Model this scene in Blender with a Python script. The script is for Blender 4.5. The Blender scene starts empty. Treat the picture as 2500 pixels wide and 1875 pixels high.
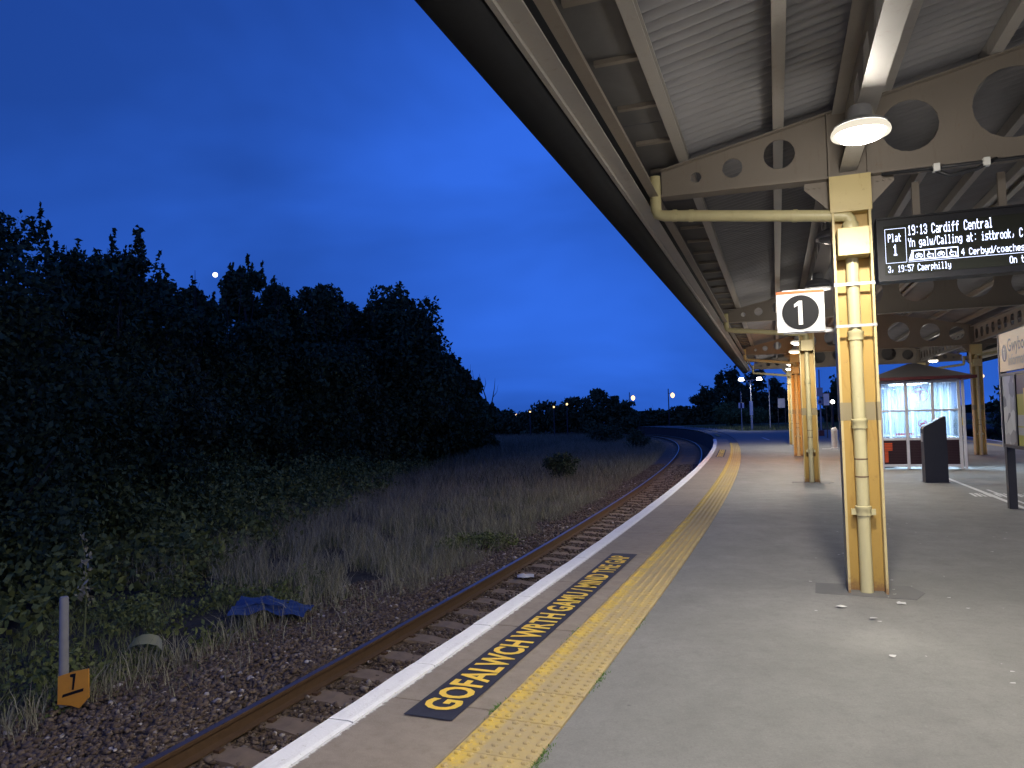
import bpy, bmesh, math, random
import numpy as np
from mathutils import Vector, Matrix

R = math.radians
PI = math.pi
scn = bpy.context.scene
COL = scn.collection

# ------------------------------------------------------------------ camera
EYE = 1.55
cam_d = bpy.data.cameras.new('camera')
cam_d.sensor_width = 36
cam_d.lens = 26.04
cam_d.clip_start = 0.05
cam_d.clip_end = 6000
cam_o = bpy.data.objects.new('camera', cam_d)
COL.objects.link(cam_o)
_p, _r = R(2.65), R(1.4)
_f = Vector((0, math.cos(_p), math.sin(_p)))
_u0 = Vector((0, -math.sin(_p), math.cos(_p)))
_r0 = Vector((1, 0, 0))
_rt = _r0 * math.cos(_r) - _u0 * math.sin(_r)
_up = _u0 * math.cos(_r) + _r0 * math.sin(_r)
cam_o.matrix_world = Matrix(((_rt.x, _up.x, -_f.x, 0), (_rt.y, _up.y, -_f.y, 0), (_rt.z, _up.z, -_f.z, EYE), (0, 0, 0, 1)))
scn.camera = cam_o

# ------------------------------------------------------------------ sky (dusk: the sun is down behind the camera, thin even cloud)
world = bpy.data.worlds.new('World')
scn.world = world
world.use_nodes = True
wn, wl = world.node_tree.nodes, world.node_tree.links
wn.clear()
w_out = wn.new('ShaderNodeOutputWorld')
w_bg = wn.new('ShaderNodeBackground')
w_bg.inputs['Strength'].default_value = 0.15
w_sky = wn.new('ShaderNodeTexSky')
w_sky.sky_type = 'NISHITA'
w_sky.sun_disc = False
w_sky.sun_elevation = R(2.0)
w_sky.sun_rotation = R(200)
w_sky.air_density = 1.0
w_sky.dust_density = 0.3
w_sky.ozone_density = 6.0
SKY_GAIN = (7.4, 2.4, 3.3)
w_tc = wn.new('ShaderNodeTexCoord')
w_sep = wn.new('ShaderNodeSeparateXYZ')
wl.new(w_tc.outputs['Generated'], w_sep.inputs[0])
# the cloud layer evens the sky out: it is sampled between 17 and 45 degrees
w_lift = wn.new('ShaderNodeVectorMath'); w_lift.operation = 'MULTIPLY_ADD'
w_lift.inputs[1].default_value = (1, 1, .14); w_lift.inputs[2].default_value = (0, 0, .35)
w_nrm = wn.new('ShaderNodeVectorMath'); w_nrm.operation = 'NORMALIZE'
wl.new(w_tc.outputs['Generated'], w_lift.inputs[0]); wl.new(w_lift.outputs[0], w_nrm.inputs[0]); wl.new(w_nrm.outputs[0], w_sky.inputs['Vector'])
w_den = wn.new('ShaderNodeMath'); w_den.operation = 'ADD'; w_den.inputs[1].default_value = 0.42
w_abs = wn.new('ShaderNodeMath'); w_abs.operation = 'ABSOLUTE'
wl.new(w_sep.outputs['Z'], w_abs.inputs[0]); wl.new(w_abs.outputs[0], w_den.inputs[0])
w_dx = wn.new('ShaderNodeMath'); w_dx.operation = 'DIVIDE'
w_dy = wn.new('ShaderNodeMath'); w_dy.operation = 'DIVIDE'
wl.new(w_sep.outputs['X'], w_dx.inputs[0]); wl.new(w_den.outputs[0], w_dx.inputs[1])
wl.new(w_sep.outputs['Y'], w_dy.inputs[0]); wl.new(w_den.outputs[0], w_dy.inputs[1])
w_cmb = wn.new('ShaderNodeCombineXYZ')
wl.new(w_dx.outputs[0], w_cmb.inputs[0]); wl.new(w_dy.outputs[0], w_cmb.inputs[1])
w_no = wn.new('ShaderNodeTexNoise')
w_no.inputs['Scale'].default_value = 1.5
w_no.inputs['Detail'].default_value = 4
w_no.inputs['Roughness'].default_value = 0.5
w_no.inputs['Distortion'].default_value = 0.4
w_map = wn.new('ShaderNodeMapping')
w_map.inputs['Location'].default_value = (3.1, 0.7, 0)
w_map.inputs['Scale'].default_value = (0.75, 1.0, 1)
wl.new(w_cmb.outputs[0], w_map.inputs['Vector']); wl.new(w_map.outputs[0], w_no.inputs['Vector'])
w_rmp = wn.new('ShaderNodeMapRange')
w_rmp.inputs['From Min'].default_value = 0.35; w_rmp.inputs['From Max'].default_value = 0.66
w_rmp.inputs['To Min'].default_value = 0.72; w_rmp.inputs['To Max'].default_value = 1.26
wl.new(w_no.outputs['Fac'], w_rmp.inputs['Value'])
w_tint = wn.new('ShaderNodeVectorMath'); w_tint.operation = 'MULTIPLY'
w_tint.inputs[1].default_value = SKY_GAIN
wl.new(w_sky.outputs[0], w_tint.inputs[0])
w_cl = wn.new('ShaderNodeVectorMath'); w_cl.operation = 'SCALE'
wl.new(w_tint.outputs[0], w_cl.inputs[0]); wl.new(w_rmp.outputs[0], w_cl.inputs['Scale'])
wl.new(w_cl.outputs[0], w_bg.inputs['Color'])
wl.new(w_bg.outputs[0], w_out.inputs['Surface'])

scn.view_settings.view_transform = 'Standard'
scn.view_settings.look = 'None'
scn.view_settings.exposure = 0.0
scn.view_settings.gamma = 1.0
scn.view_settings.use_curve_mapping = False
scn.render.engine = 'CYCLES'
scn.cycles.use_denoising = True
scn.cycles.max_bounces = 6
scn.cycles.transparent_max_bounces = 16
scn.cycles.sample_clamp_indirect = 4.0
LAMP_W = 640.0          # watts of a lit canopy lamp
LAMP_COL = (1.0, 0.93, 0.82)

# ------------------------------------------------------------------ helpers
class MB:
    """collects faces of one mesh object"""
    def __init__(self, mat=None):
        self.v = []; self.f = []; self.M = mat
    def add(self, vs, fs):
        n = len(self.v)
        if self.M is not None:
            vs = [tuple(self.M @ Vector(q)) for q in vs]
        self.v.extend([tuple(q) for q in vs]); self.f.extend([tuple(i + n for i in q) for q in fs])
        return self
    def box(self, x0, x1, y0, y1, z0, z1):
        return self.add([(x0, y0, z0), (x1, y0, z0), (x1, y1, z0), (x0, y1, z0), (x0, y0, z1), (x1, y0, z1), (x1, y1, z1), (x0, y1, z1)],
                        [(3, 2, 1, 0), (4, 5, 6, 7), (0, 1, 5, 4), (1, 2, 6, 5), (2, 3, 7, 6), (3, 0, 4, 7)])
    def bbox(self, x0, x1, y0, y1, z0, z1, b=0.004):
        """box with chamfered vertical edges and top rim"""
        pts = [(x0 + b, y0), (x1 - b, y0), (x1, y0 + b), (x1, y1 - b), (x1 - b, y1), (x0 + b, y1), (x0, y1 - b), (x0, y0 + b)]
        cx, cy = (x0 + x1) / 2, (y0 + y1) / 2
        def inset(q):
            return (q[0] + (b if q[0] < cx else -b), q[1] + (b if q[1] < cy else -b))
        vs = [(a, c, z0) for a, c in pts] + [(a, c, z1 - b) for a, c in pts] + [(*inset(q), z1) for q in pts]
        fs = [tuple(range(7, -1, -1)), tuple(range(16, 24))]
        for k in range(2):
            for i in range(8):
                j = (i + 1) % 8
                fs.append((k * 8 + i, k * 8 + j, k * 8 + 8 + j, k * 8 + 8 + i))
        return self.add(vs, fs)
    def prism(self, poly, axis, a0, a1):
        """extrude a closed 2D polygon along an axis ('x','y','z')"""
        n = len(poly)
        def P(q, a):
            return {'x': (a, q[0], q[1]), 'y': (q[0], a, q[1]), 'z': (q[0], q[1], a)}[axis]
        vs = [P(q, a0) for q in poly] + [P(q, a1) for q in poly]
        fs = [tuple(range(n - 1, -1, -1)), tuple(range(n, 2 * n))] + [(i, (i + 1) % n, n + (i + 1) % n, n + i) for i in range(n)]
        return self.add(vs, fs)
    def lathe(self, prof, seg=20, c=(0, 0), cap=True):
        vs = []; fs = []
        for r, z in prof:
            for k in range(seg):
                a = 2 * PI * k / seg
                vs.append((c[0] + r * math.cos(a), c[1] + r * math.sin(a), z))
        for i in range(len(prof) - 1):
            for k in range(seg):
                j = (k + 1) % seg
                fs.append((i * seg + k, i * seg + j, (i + 1) * seg + j, (i + 1) * seg + k))
        if cap:
            fs.append(tuple(range(seg - 1, -1, -1))); fs.append(tuple((len(prof) - 1) * seg + k for k in range(seg)))
        return self.add(vs, fs)
    def tube(self, path, rad, seg=10, cap=True):
        path = [Vector(q) for q in path]
        if not isinstance(rad, (list, tuple)): rad = [rad] * len(path)
        vs = []; fs = []
        ref = None
        for i, q in enumerate(path):
            d = (path[min(i + 1, len(path) - 1)] - path[max(i - 1, 0)]).normalized()
            if ref is None:
                ref = Vector((0, 0, 1)) if abs(d.z) < .9 else Vector((1, 0, 0))
            a = d.cross(ref).normalized(); b = d.cross(a).normalized(); ref = -b if False else a.cross(d)
            for k in range(seg):
                t = 2 * PI * k / seg
                vs.append(q + (a * math.cos(t) + b * math.sin(t)) * rad[i])
        for i in range(len(path) - 1):
            for k in range(seg):
                j = (k + 1) % seg
                fs.append((i * seg + k, i * seg + j, (i + 1) * seg + j, (i + 1) * seg + k))
        if cap:
            fs.append(tuple(range(seg - 1, -1, -1))); fs.append(tuple((len(path) - 1) * seg + k for k in range(seg)))
        return self.add([tuple(q) for q in vs], fs)
    def sweep(self, prof, rows, close=False):
        """rows: list of functions mapping a profile point to 3D; prof: 2D points"""
        n = len(prof); vs = []; fs = []
        for fn in rows:
            vs.extend(fn(q) for q in prof)
        m = n if close else n - 1
        for i in range(len(rows) - 1):
            for k in range(m):
                j = (k + 1) % n
                fs.append((i * n + k, i * n + j, (i + 1) * n + j, (i + 1) * n + k))
        return self.add(vs, fs)
    def mesh(self, name, mat, smooth=False):
        me = bpy.data.meshes.new(name)
        me.from_pydata(self.v, [], self.f)
        me.update()
        bm = bmesh.new(); bm.from_mesh(me); bmesh.ops.recalc_face_normals(bm, faces=bm.faces); bm.to_mesh(me); bm.free()
        if mat: me.materials.append(mat)
        if smooth: me.shade_smooth()
        return me
    def build(self, name, mat, parent=None, smooth=False, auto=None):
        me = self.mesh(name, mat, smooth)
        if auto: auto_smooth(me, auto)
        return link(name, me, parent)

def auto_smooth(me, deg):
    me.shade_smooth()
    me.set_sharp_from_angle(angle=R(deg))

def link(name, data, parent=None):
    o = bpy.data.objects.new(name, data)
    COL.objects.link(o)
    if parent is not None: o.parent = parent
    return o

def raw_mesh(name, verts, faces, mat, parent=None, smooth=False):
    """large meshes straight from numpy arrays; faces of one size"""
    verts = np.ascontiguousarray(verts, dtype=np.float32); faces = np.ascontiguousarray(faces, dtype=np.int32)
    me = bpy.data.meshes.new(name)
    nf, k = faces.shape
    me.vertices.add(len(verts)); me.vertices.foreach_set('co', verts.ravel())
    me.loops.add(nf * k); me.loops.foreach_set('vertex_index', faces.ravel())
    me.polygons.add(nf)
    me.polygons.foreach_set('loop_start', np.arange(0, nf * k, k, dtype=np.int32))
    me.polygons.foreach_set('loop_total', np.full(nf, k, dtype=np.int32))
    if smooth: me.polygons.foreach_set('use_smooth', np.ones(nf, dtype=bool))
    me.update(calc_edges=True)
    if mat: me.materials.append(mat)
    return link(name, me, parent)

def tag(o, label=None, cat=None, group=None, kind=None):
    if label: o['label'] = label
    if cat: o['category'] = cat
    if group: o['group'] = group
    if kind: o['kind'] = kind
    return o

def thing(name, label, cat, loc=(0, 0, 0), rz=0.0, group=None, parent=None):
    o = link(name, None)
    o.empty_display_size = .2
    o.location = loc; o.rotation_euler = (0, 0, rz)
    return tag(o, label, cat, group)

def copy_tree(src, kids, loc, rz, label, group=None):
    c = src.copy(); COL.objects.link(c)
    c.location = loc; c.rotation_euler = (0, 0, rz)
    c['label'] = label
    if group: c['group'] = group
    def rec(o, par):
        for ch in kids.get(o, []):
            d = ch.copy(); COL.objects.link(d); d.parent = par
            rec(ch, d)
    rec(src, c)
    return c

def kids_of():
    k = {}
    for o in COL.objects:
        if o.parent: k.setdefault(o.parent, []).append(o)
    return k

# 2D plate with holes, returned as verts/faces in the XY plane with thickness along Z
def plate(outer, holes, th):
    cu = bpy.data.curves.new('plate', 'CURVE'); cu.dimensions = '2D'; cu.fill_mode = 'BOTH'; cu.extrude = th / 2
    for pts in [outer] + holes:
        sp = cu.splines.new('POLY'); sp.points.add(len(pts) - 1); sp.use_cyclic_u = True
        for q, w in zip(sp.points, pts): q.co = (w[0], w[1], 0, 1)
    o = bpy.data.objects.new('plate', cu)
    me = bpy.data.meshes.new_from_object(o)
    vs = [tuple(v.co) for v in me.vertices]; fs = [tuple(q.vertices) for q in me.polygons]
    bpy.data.objects.remove(o); bpy.data.curves.remove(cu); bpy.data.meshes.remove(me)
    return vs, fs

def circ(x, y, r, n=20, sx=1.0):
    return [(x + r * sx * math.cos(2 * PI * k / n), y + r * math.sin(2 * PI * k / n)) for k in range(n)]

def text_geo(s, size=1.0, bold=0.0, spacing=1.0, align='LEFT', th=0.0, space_word=1.0):
    cu = bpy.data.curves.new('txt', 'FONT'); cu.body = s; cu.size = size; cu.offset = bold
    cu.space_character = spacing; cu.align_x = align; cu.extrude = th; cu.resolution_u = 3; cu.space_word = space_word
    o = bpy.data.objects.new('txt', cu)
    me = bpy.data.meshes.new_from_object(o)
    vs = [tuple(v.co) for v in me.vertices]; fs = [tuple(q.vertices) for q in me.polygons]
    bpy.data.objects.remove(o); bpy.data.curves.remove(cu); bpy.data.meshes.remove(me)
    return vs, fs

# ------------------------------------------------------------------ materials
class Mat:
    def __init__(self, name):
        self.m = bpy.data.materials.new(name); self.m.use_nodes = True
        self.n = self.m.node_tree.nodes; self.l = self.m.node_tree.links
        self.b = self.n['Principled BSDF']; self.out = self.n['Material Output']
        self._co = None
    def co(self):
        if self._co is None: self._co = self.n.new('ShaderNodeTexCoord')
        return self._co.outputs['Object']
    def noise(self, scale, detail=4, rough=.55, vec=None, stretch=None, dist=0.0):
        t = self.n.new('ShaderNodeTexNoise')
        t.inputs['Scale'].default_value = scale; t.inputs['Detail'].default_value = detail
        t.inputs['Roughness'].default_value = rough; t.inputs['Distortion'].default_value = dist
        v = vec or self.co()
        if stretch:
            mp = self.n.new('ShaderNodeMapping'); mp.inputs['Scale'].default_value = stretch
            self.l.new(v, mp.inputs['Vector']); v = mp.outputs[0]
        self.l.new(v, t.inputs['Vector'])
        return t.outputs['Fac']
    def voro(self, scale, feature='F1', out='Distance'):
        t = self.n.new('ShaderNodeTexVoronoi'); t.feature = feature; t.inputs['Scale'].default_value = scale
        self.l.new(self.co(), t.inputs['Vector'])
        return t.outputs[out]
    def ramp(self, fac, stops):
        r = self.n.new('ShaderNodeValToRGB'); cr = r.color_ramp
        while len(cr.elements) < len(stops): cr.elements.new(0.5)
        for e, (p, c) in zip(cr.elements, stops):
            e.position = p; e.color = (c, c, c, 1) if not isinstance(c, tuple) else (*c, 1)
        self.l.new(fac, r.inputs[0]); return r.outputs[0]
    def mix(self, fac, a, b, mode='MIX'):
        x = self.n.new('ShaderNodeMix'); x.data_type = 'RGBA'; x.blend_type = mode
        for sock, val in ((x.inputs[0], fac), (x.inputs[6], a), (x.inputs[7], b)):
            if isinstance(val, (int, float)): sock.default_value = val
            elif isinstance(val, tuple): sock.default_value = (*val, 1)
            else: self.l.new(val, sock)
        return x.outputs[2]
    def color(self, c):
        if isinstance(c, tuple): self.b.inputs['Base Color'].default_value = (*c, 1)
        else: self.l.new(c, self.b.inputs['Base Color'])
        return self
    def rough(self, r):
        if isinstance(r, (int, float)): self.b.inputs['Roughness'].default_value = r
        else: self.l.new(r, self.b.inputs['Roughness'])
        return self
    def bump(self, h, strength=.3, dist=.01):
        k = self.n.new('ShaderNodeBump'); k.inputs['Strength'].default_value = strength; k.inputs['Distance'].default_value = dist
        self.l.new(h, k.inputs['Height']); self.l.new(k.outputs[0], self.b.inputs['Normal']); return self
    def set(self, **kw):
        for k, v in kw.items(): self.b.inputs[k.replace('_', ' ')].default_value = v
        return self
    def island(self):
        g = self.n.new('ShaderNodeNewGeometry'); return g.outputs['Random Per Island']
    def objrand(self):
        g = self.n.new('ShaderNodeObjectInfo'); return g.outputs['Random']

def plain(name, c, rough=.6, var=.15, scale=6, metal=0.0, bump=0.0, spec=.4):
    m = Mat(name)
    f = m.noise(scale, 5, .6)
    lo = tuple(x * (1 - var) for x in c); hi = tuple(min(1, x * (1 + var)) for x in c)
    m.color(m.mix(f, lo, hi)).rough(rough); m.set(Metallic=metal, Specular_IOR_Level=spec)
    if bump: m.bump(m.noise(scale * 12, 3), bump, .004)
    return m.m

def emit(name, c, s):
    m = Mat(name); m.color((.02, .02, .02)); m.b.inputs['Emission Color'].default_value = (*c, 1); m.b.inputs['Emission Strength'].default_value = s
    return m.m

M = {}
def mk_materials():
    # asphalt: grey, patchy, speckled with aggregate
    m = Mat('asphalt')
    big = m.ramp(m.noise(.55, 5, .6, dist=.6), [(.35, 0.0), (.68, 1.0)])
    mid = m.ramp(m.noise(3.2, 6, .65), [(.3, 0.0), (.75, 1.0)])
    fine = m.noise(260, 2, .7)
    c = m.mix(big, (.176, .177, .163), (.228, .226, .212))
    c = m.mix(m.ramp(mid, [(.0, .0), (1., .45)]), c, (.135, .135, .128))
    c = m.mix(m.ramp(fine, [(.45, 0.0), (.75, .5)]), c, (.26, .25, .235))
    c = m.mix(m.ramp(m.noise(75, 4, .8), [(.46, 0.), (.66, .30)]), c, (.085, .085, .08))
    c = m.mix(m.ramp(m.noise(38, 3, .8), [(.58, 0.), (.70, .30)]), c, (.30, .295, .28))
    c = m.mix(m.ramp(m.noise(14, 6, .75), [(.48, 0.), (.72, .40)]), c, (.11, .109, .103))
    c = m.mix(m.ramp(m.noise(1.1, 6, .7, stretch=(1, .45, 1)), [(.55, 0.), (.68, .30)]), c, (.105, .104, .101))
    c = m.mix(m.ramp(m.voro(2.3), [(.0, .75), (.035, .0)]), c, (.055, .053, .05))
    m.color(c); m.rough(m.ramp(mid, [(0, .72), (1, .92)])); m.bump(fine, .35, .004); m.set(Specular_IOR_Level=.3)
    M['asphalt'] = m.m
    m = Mat('asphalt_patch'); f = m.noise(140, 3, .7)
    m.color(m.mix(m.noise(4, 4), (.105, .105, .103), (.15, .148, .142))).rough(.9); m.bump(f, .4, .004)
    M['patch'] = m.m
    # concrete edge slabs
    m = Mat('edge_slab_concrete')
    a = m.noise(5, 6, .65, stretch=(1, 3, 1)); f = m.noise(180, 2, .7)
    c = m.mix(a, (.20, .165, .125), (.31, .265, .21))
    c = m.mix(m.ramp(m.noise(1.3, 5, .7), [(.45, 0.), (.7, .5)]), c, (.15, .125, .10))
    c = m.mix(m.ramp(f, [(.5, 0), (.75, .4)]), c, (.36, .33, .28))
    c = m.mix(m.ramp(m.objrand(), [(0, .0), (1, .22)]), c, (.15, .13, .11))
    c = m.mix(m.ramp(m.noise(11, 6, .75), [(.46, 0.), (.70, .55)]), c, (.17, .135, .10))
    # overspray of the white edge paint
    sx = m.n.new('ShaderNodeSeparateXYZ'); m.l.new(m.co(), sx.inputs[0])
    ad = m.n.new('ShaderNodeMath'); ad.operation = 'MULTIPLY_ADD'; m.l.new(m.noise(20, 6, .75), ad.inputs[0]); ad.inputs[1].default_value = -.075; m.l.new(sx.outputs[0], ad.inputs[2])
    c = m.mix(m.ramp(ad.outputs[0], [(.107, .85), (.118, 0.)]), c, (.74, .74, .72))
    m.color(c).rough(.9); m.bump(f, .4, .004)
    M['slab'] = m.m
    # white painted coping
    m = Mat('coping_white_paint')
    ch = m.ramp(m.noise(22, 6, .7), [(.60, 0.), (.70, 1.)])
    c = m.mix(m.noise(3, 4), (.72, .72, .70), (.84, .84, .82))
    c = m.mix(m.ramp(m.noise(9, 5, .7, stretch=(2, .6, 1)), [(.5, 0.), (.8, .4)]), c, (.45, .43, .40))
    c = m.mix(ch, c, (.42, .39, .34))
    m.color(c).rough(.75); m.bump(m.noise(60, 4), .35, .006)
    M['coping'] = m.m
    # yellow tactile paving
    m = Mat('tactile_yellow')
    w = m.ramp(m.noise(7, 6, .7), [(.42, 0.), (.66, 1.)])
    sx = m.n.new('ShaderNodeSeparateXYZ'); m.l.new(m.co(), sx.inputs[0])
    c = m.mix(m.noise(2.5, 4), (.40, .30, .105), (.48, .36, .13))
    c = m.mix(m.ramp(w, [(0, 0), (1, .75)]), c, (.33, .275, .185))
    c = m.mix(m.ramp(m.objrand(), [(0, .0), (1, .5)]), c, (.33, .265, .15))
    c = m.mix(m.ramp(m.noise(4.5, 6, .75), [(.52, 0.), (.70, .45)]), c, (.25, .205, .13))
    # the row next to the track keeps its paint
    fresh = m.ramp(sx.outputs[0], [(.845, 1.0), (.90, 0.0)])
    pt = m.ramp(m.noise(12, 6, .75), [(.40, 0.), (.56, .85)])
    mu = m.n.new('ShaderNodeMath'); mu.operation = 'MULTIPLY'; m.l.new(fresh, mu.inputs[0]); m.l.new(pt, mu.inputs[1])
    c = m.mix(mu.outputs[0], c, (.58, .40, .05))
    m.color(c).rough(.85); m.bump(m.noise(150, 3, .7), .4, .004)
    M['tactile'] = m.m
    M['text_black'] = plain('text_panel_black', (.022, .023, .035), .75, .3, 20)
    m = Mat('text_yellow_paint'); m.color(m.mix(m.ramp(m.noise(60, 4, .7), [(.55, 0), (.75, .6)]), (.74, .50, .06), (.45, .30, .06))).rough(.7); M['text_yellow'] = m.m
    M['white_line'] = plain('white_line_paint', (.55, .55, .53), .8, .3, 14)
    # brick wall of the platform
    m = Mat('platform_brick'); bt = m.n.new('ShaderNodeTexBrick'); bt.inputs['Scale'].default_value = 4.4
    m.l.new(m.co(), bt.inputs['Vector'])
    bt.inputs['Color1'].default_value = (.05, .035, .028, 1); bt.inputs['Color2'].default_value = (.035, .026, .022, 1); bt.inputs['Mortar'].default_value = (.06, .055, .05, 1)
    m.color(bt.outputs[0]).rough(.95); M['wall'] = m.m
    # ballast and ground
    m = Mat('ballast_stone'); isl = m.island()
    m.color(m.ramp(isl, [(0, (.075, .052, .033)), (.5, (.115, .080, .052)), (.85, (.15, .110, .075)), (.97, (.21, .17, .125)), (1, (.48, .43, .37))])).rough(.9)
    M['stone'] = m.m
    m = Mat('ballast_bed'); v = m.voro(24); v2 = m.n.new('ShaderNodeTexVoronoi'); v2.inputs['Scale'].default_value = 24; m.l.new(m.co(), v2.inputs['Vector'])
    c = m.mix(m.ramp(v2.outputs['Color'], [(0, 0.), (1, 1.)]), (.08, .053, .033), (.17, .115, .073))
    m.color(c).rough(.95); m.bump(v, .9, .03); M['ballast'] = m.m
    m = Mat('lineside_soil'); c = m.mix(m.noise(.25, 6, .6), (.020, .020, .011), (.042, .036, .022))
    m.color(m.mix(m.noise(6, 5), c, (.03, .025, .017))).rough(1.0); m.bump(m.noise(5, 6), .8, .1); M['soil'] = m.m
    m = Mat('verge_turf'); m.color(m.mix(m.noise(1.5, 5), (.045, .06, .022), (.085, .09, .038))).rough(1); m.bump(m.noise(30, 3), .6, .05); M['verge'] = m.m
    M['rail_side'] = plain('rail_rust', (.085, .047, .022), .8, .3, 18, bump=.3)
    m = Mat('rail_head'); m.color(m.mix(m.noise(9, 4), (.15, .12, .11), (.24, .20, .19))).rough(m.ramp(m.noise(30, 3), [(0, .30), (1, .48)])); m.set(Metallic=.75); M['rail_top'] = m.m
    M['sleeper'] = plain('sleeper_concrete', (.21, .155, .10), .9, .4, 9, bump=.3)
    # canopy paint
    M['steel_beige'] = rusty('canopy_beige_paint', (.36, .34, .315), .5, .18)
    M['steel_dark'] = rusty('beam_taupe_paint', (.215, .185, .155), .6, .2)
    M['gutter'] = plain('gutter_dark_paint', (.014, .015, .018), .85, .25, 5, spec=.15)
    M['sheet'] = sheet_mat()
    M['soffit'] = plain('soffit_board', (.13, .125, .125), .85, .2, 4)
    M['cream'] = rusty('column_cream_paint', (.55, .445, .205), .5, .30, True)
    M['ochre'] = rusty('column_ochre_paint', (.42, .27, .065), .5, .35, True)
    M['pipe'] = rusty('drainpipe_cream', (.53, .475, .26), .42, .14)
    M['band'] = plain('band_khaki', (.27, .225, .13), .6, .12, 5)
    M['strap'] = plain('strap_galvanised', (.42, .42, .42), .4, .1, 8, metal=.7)
    M['bolt'] = plain('bolt_rust', (.16, .10, .06), .7, .2, 20)
    M['lamp_body'] = plain('lamp_body_grey', (.42, .42, .43), .4, .08, 6)
    M['lamp_dark'] = plain('lamp_lens_unlit', (.22, .22, .22), .25, .1, 6)
    M['lamp_skirt'] = emit('lamp_opal_skirt', (1.0, .90, .72), .9)  # emission on an added ring, standing in for the glow of the housing
    M['lamp_on'] = emit('lamp_lens_lit', (1.0, .95, .86), 18)
    M['lamp_on_small'] = emit('lamp_lens_lit_far', (1.0, .96, .9), 14)
    M['lamp_orange'] = emit('lamp_lens_sodium', (1.0, .66, .30), 14)
    M['road_lamp'] = emit('road_lamp_glow', (1.0, .66, .30), 2.6)
    M['moon'] = emit('moon_surface', (1.0, .95, .84), 3.0)
    M['black'] = plain('black_casing', (.018, .019, .023), .45, .2, 6)
    M['screen'] = plain('screen_glass', (.030, .033, .024), .25, .1, 4)
    M['led'] = emit('led_text', (.66, .73, 1.0), 3.4)
    M['sign_white'] = plain('sign_white', (.80, .80, .77), .35, .04, 3)
    M['header'] = plain('header_cream', (.82, .64, .44), .4, .06, 3)
    M['sign_black'] = plain('sign_black', (.008, .0085, .011), .55, .1, 3, spec=.2)
    M['sign_orange'] = plain('sign_orange', (.62, .13, .012), .4, .05, 3)
    M['sign_blue'] = plain('sign_navy', (.015, .022, .10), .4, .05, 3)
    M['sign_grey'] = plain('sign_grey_text', (.45, .44, .46), .5, .05, 3)
    M['frame_white'] = plain('frame_white_paint', (.62, .60, .60), .45, .08, 4)
    M['frame_dark'] = plain('frame_black_paint', (.025, .026, .030), .4, .15, 4)
    M['slat'] = plain('louvre_maroon', (.040, .016, .017), .5, .2, 5)
    M['slat_orange'] = plain('louvre_orange', (.62, .09, .025), .5, .1, 5)
    M['red'] = plain('logo_red', (.55, .02, .05), .5, .05, 5)
    M['roof_grey'] = plain('shelter_roof_grey', (.075, .072, .075), .35, .1, 3)
    M['roof_trim'] = plain('shelter_trim_maroon', (.11, .024, .024), .5, .1, 3)
    M['tarp'] = plain('tarpaulin_blue', (.030, .060, .15), .55, .3, 5)
    M['plastic'] = plain('plastic_pale_yellow', (.30, .28, .10), .35, .25, 8)
    M['marker_orange'] = plain('marker_orange_paint', (.62, .27, .03), .6, .2, 9)
    M['marker_post'] = plain('marker_post_grey', (.24, .235, .215), .7, .15, 8)
    M['paper'] = plain('paper_white', (.55, .55, .53), .8, .05, 8)
    M['poster'] = poster_mat()
    M['olive'] = plain('poster_olive', (.36, .34, .05), .4, .08, 4)
    M['purple'] = plain('poster_purple', (.075, .055, .10), .4, .25, 6)
    M['pgrey'] = plain('poster_grey', (.36, .36, .36), .4, .15, 5)
    M['gold'] = plain('poster_gold', (.72, .48, .10), .4, .1, 5)
    M['concrete'] = plain('bollard_concrete', (.55, .53, .50), .8, .1, 6)
    M['pole'] = plain('pole_galvanised', (.36, .37, .38), .5, .1, 4, metal=.3)
    M['bark'] = plain('bark', (.055, .045, .034), .95, .3, 8, bump=.5)
    M['glass'] = glass_mat('shelter_glass', .26)
    M['frost'] = glass_mat('shelter_reeded_glass', .72)
    M['ceiling'] = plain('shelter_ceiling', (.72, .75, .80), .6, .04, 3)
    M['shelter_tube'] = emit('shelter_tube', (.74, .88, 1.0), 9)

def rusty(name, c, rough, amt, foot=False):
    m = Mat(name)
    st = m.noise(6, 6, .75, stretch=(1.8, 1.8, .32), dist=.5); sp = m.noise(13, 6, .8)
    k = m.mix(m.noise(2.2, 4), tuple(x * .9 for x in c), tuple(min(1, x * 1.08) for x in c))
    k = m.mix(m.ramp(st, [(.56, 0.), (.74, amt * 1.7)]), k, tuple((.55 * c[0], .36 * c[1], .18 * c[2])))
    k = m.mix(m.ramp(sp, [(.60, 0.), (.70, amt * 2)]), k, (.20, .10, .045))
    if foot:      # corrosion creeping up from the ground
        sx = m.n.new('ShaderNodeSeparateXYZ'); m.l.new(m.co(), sx.inputs[0])
        ad = m.n.new('ShaderNodeMath'); ad.operation = 'MULTIPLY_ADD'; m.l.new(m.noise(18, 6, .75), ad.inputs[0]); ad.inputs[1].default_value = -.34; m.l.new(sx.outputs[2], ad.inputs[2])
        k = m.mix(rng_map(m, ad.outputs[0], -.16, -.05), k, (.20, .10, .045))
    m.color(k).rough(rough); m.bump(m.noise(28, 4), .12, .005)
    return m.m

def rng_map(m, v, a, b):
    r = m.n.new('ShaderNodeMapRange'); r.inputs['From Min'].default_value = a; r.inputs['From Max'].default_value = b
    r.inputs['To Min'].default_value = .85; r.inputs['To Max'].default_value = 0.0
    m.l.new(v, r.inputs['Value']); return r.outputs[0]

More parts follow.
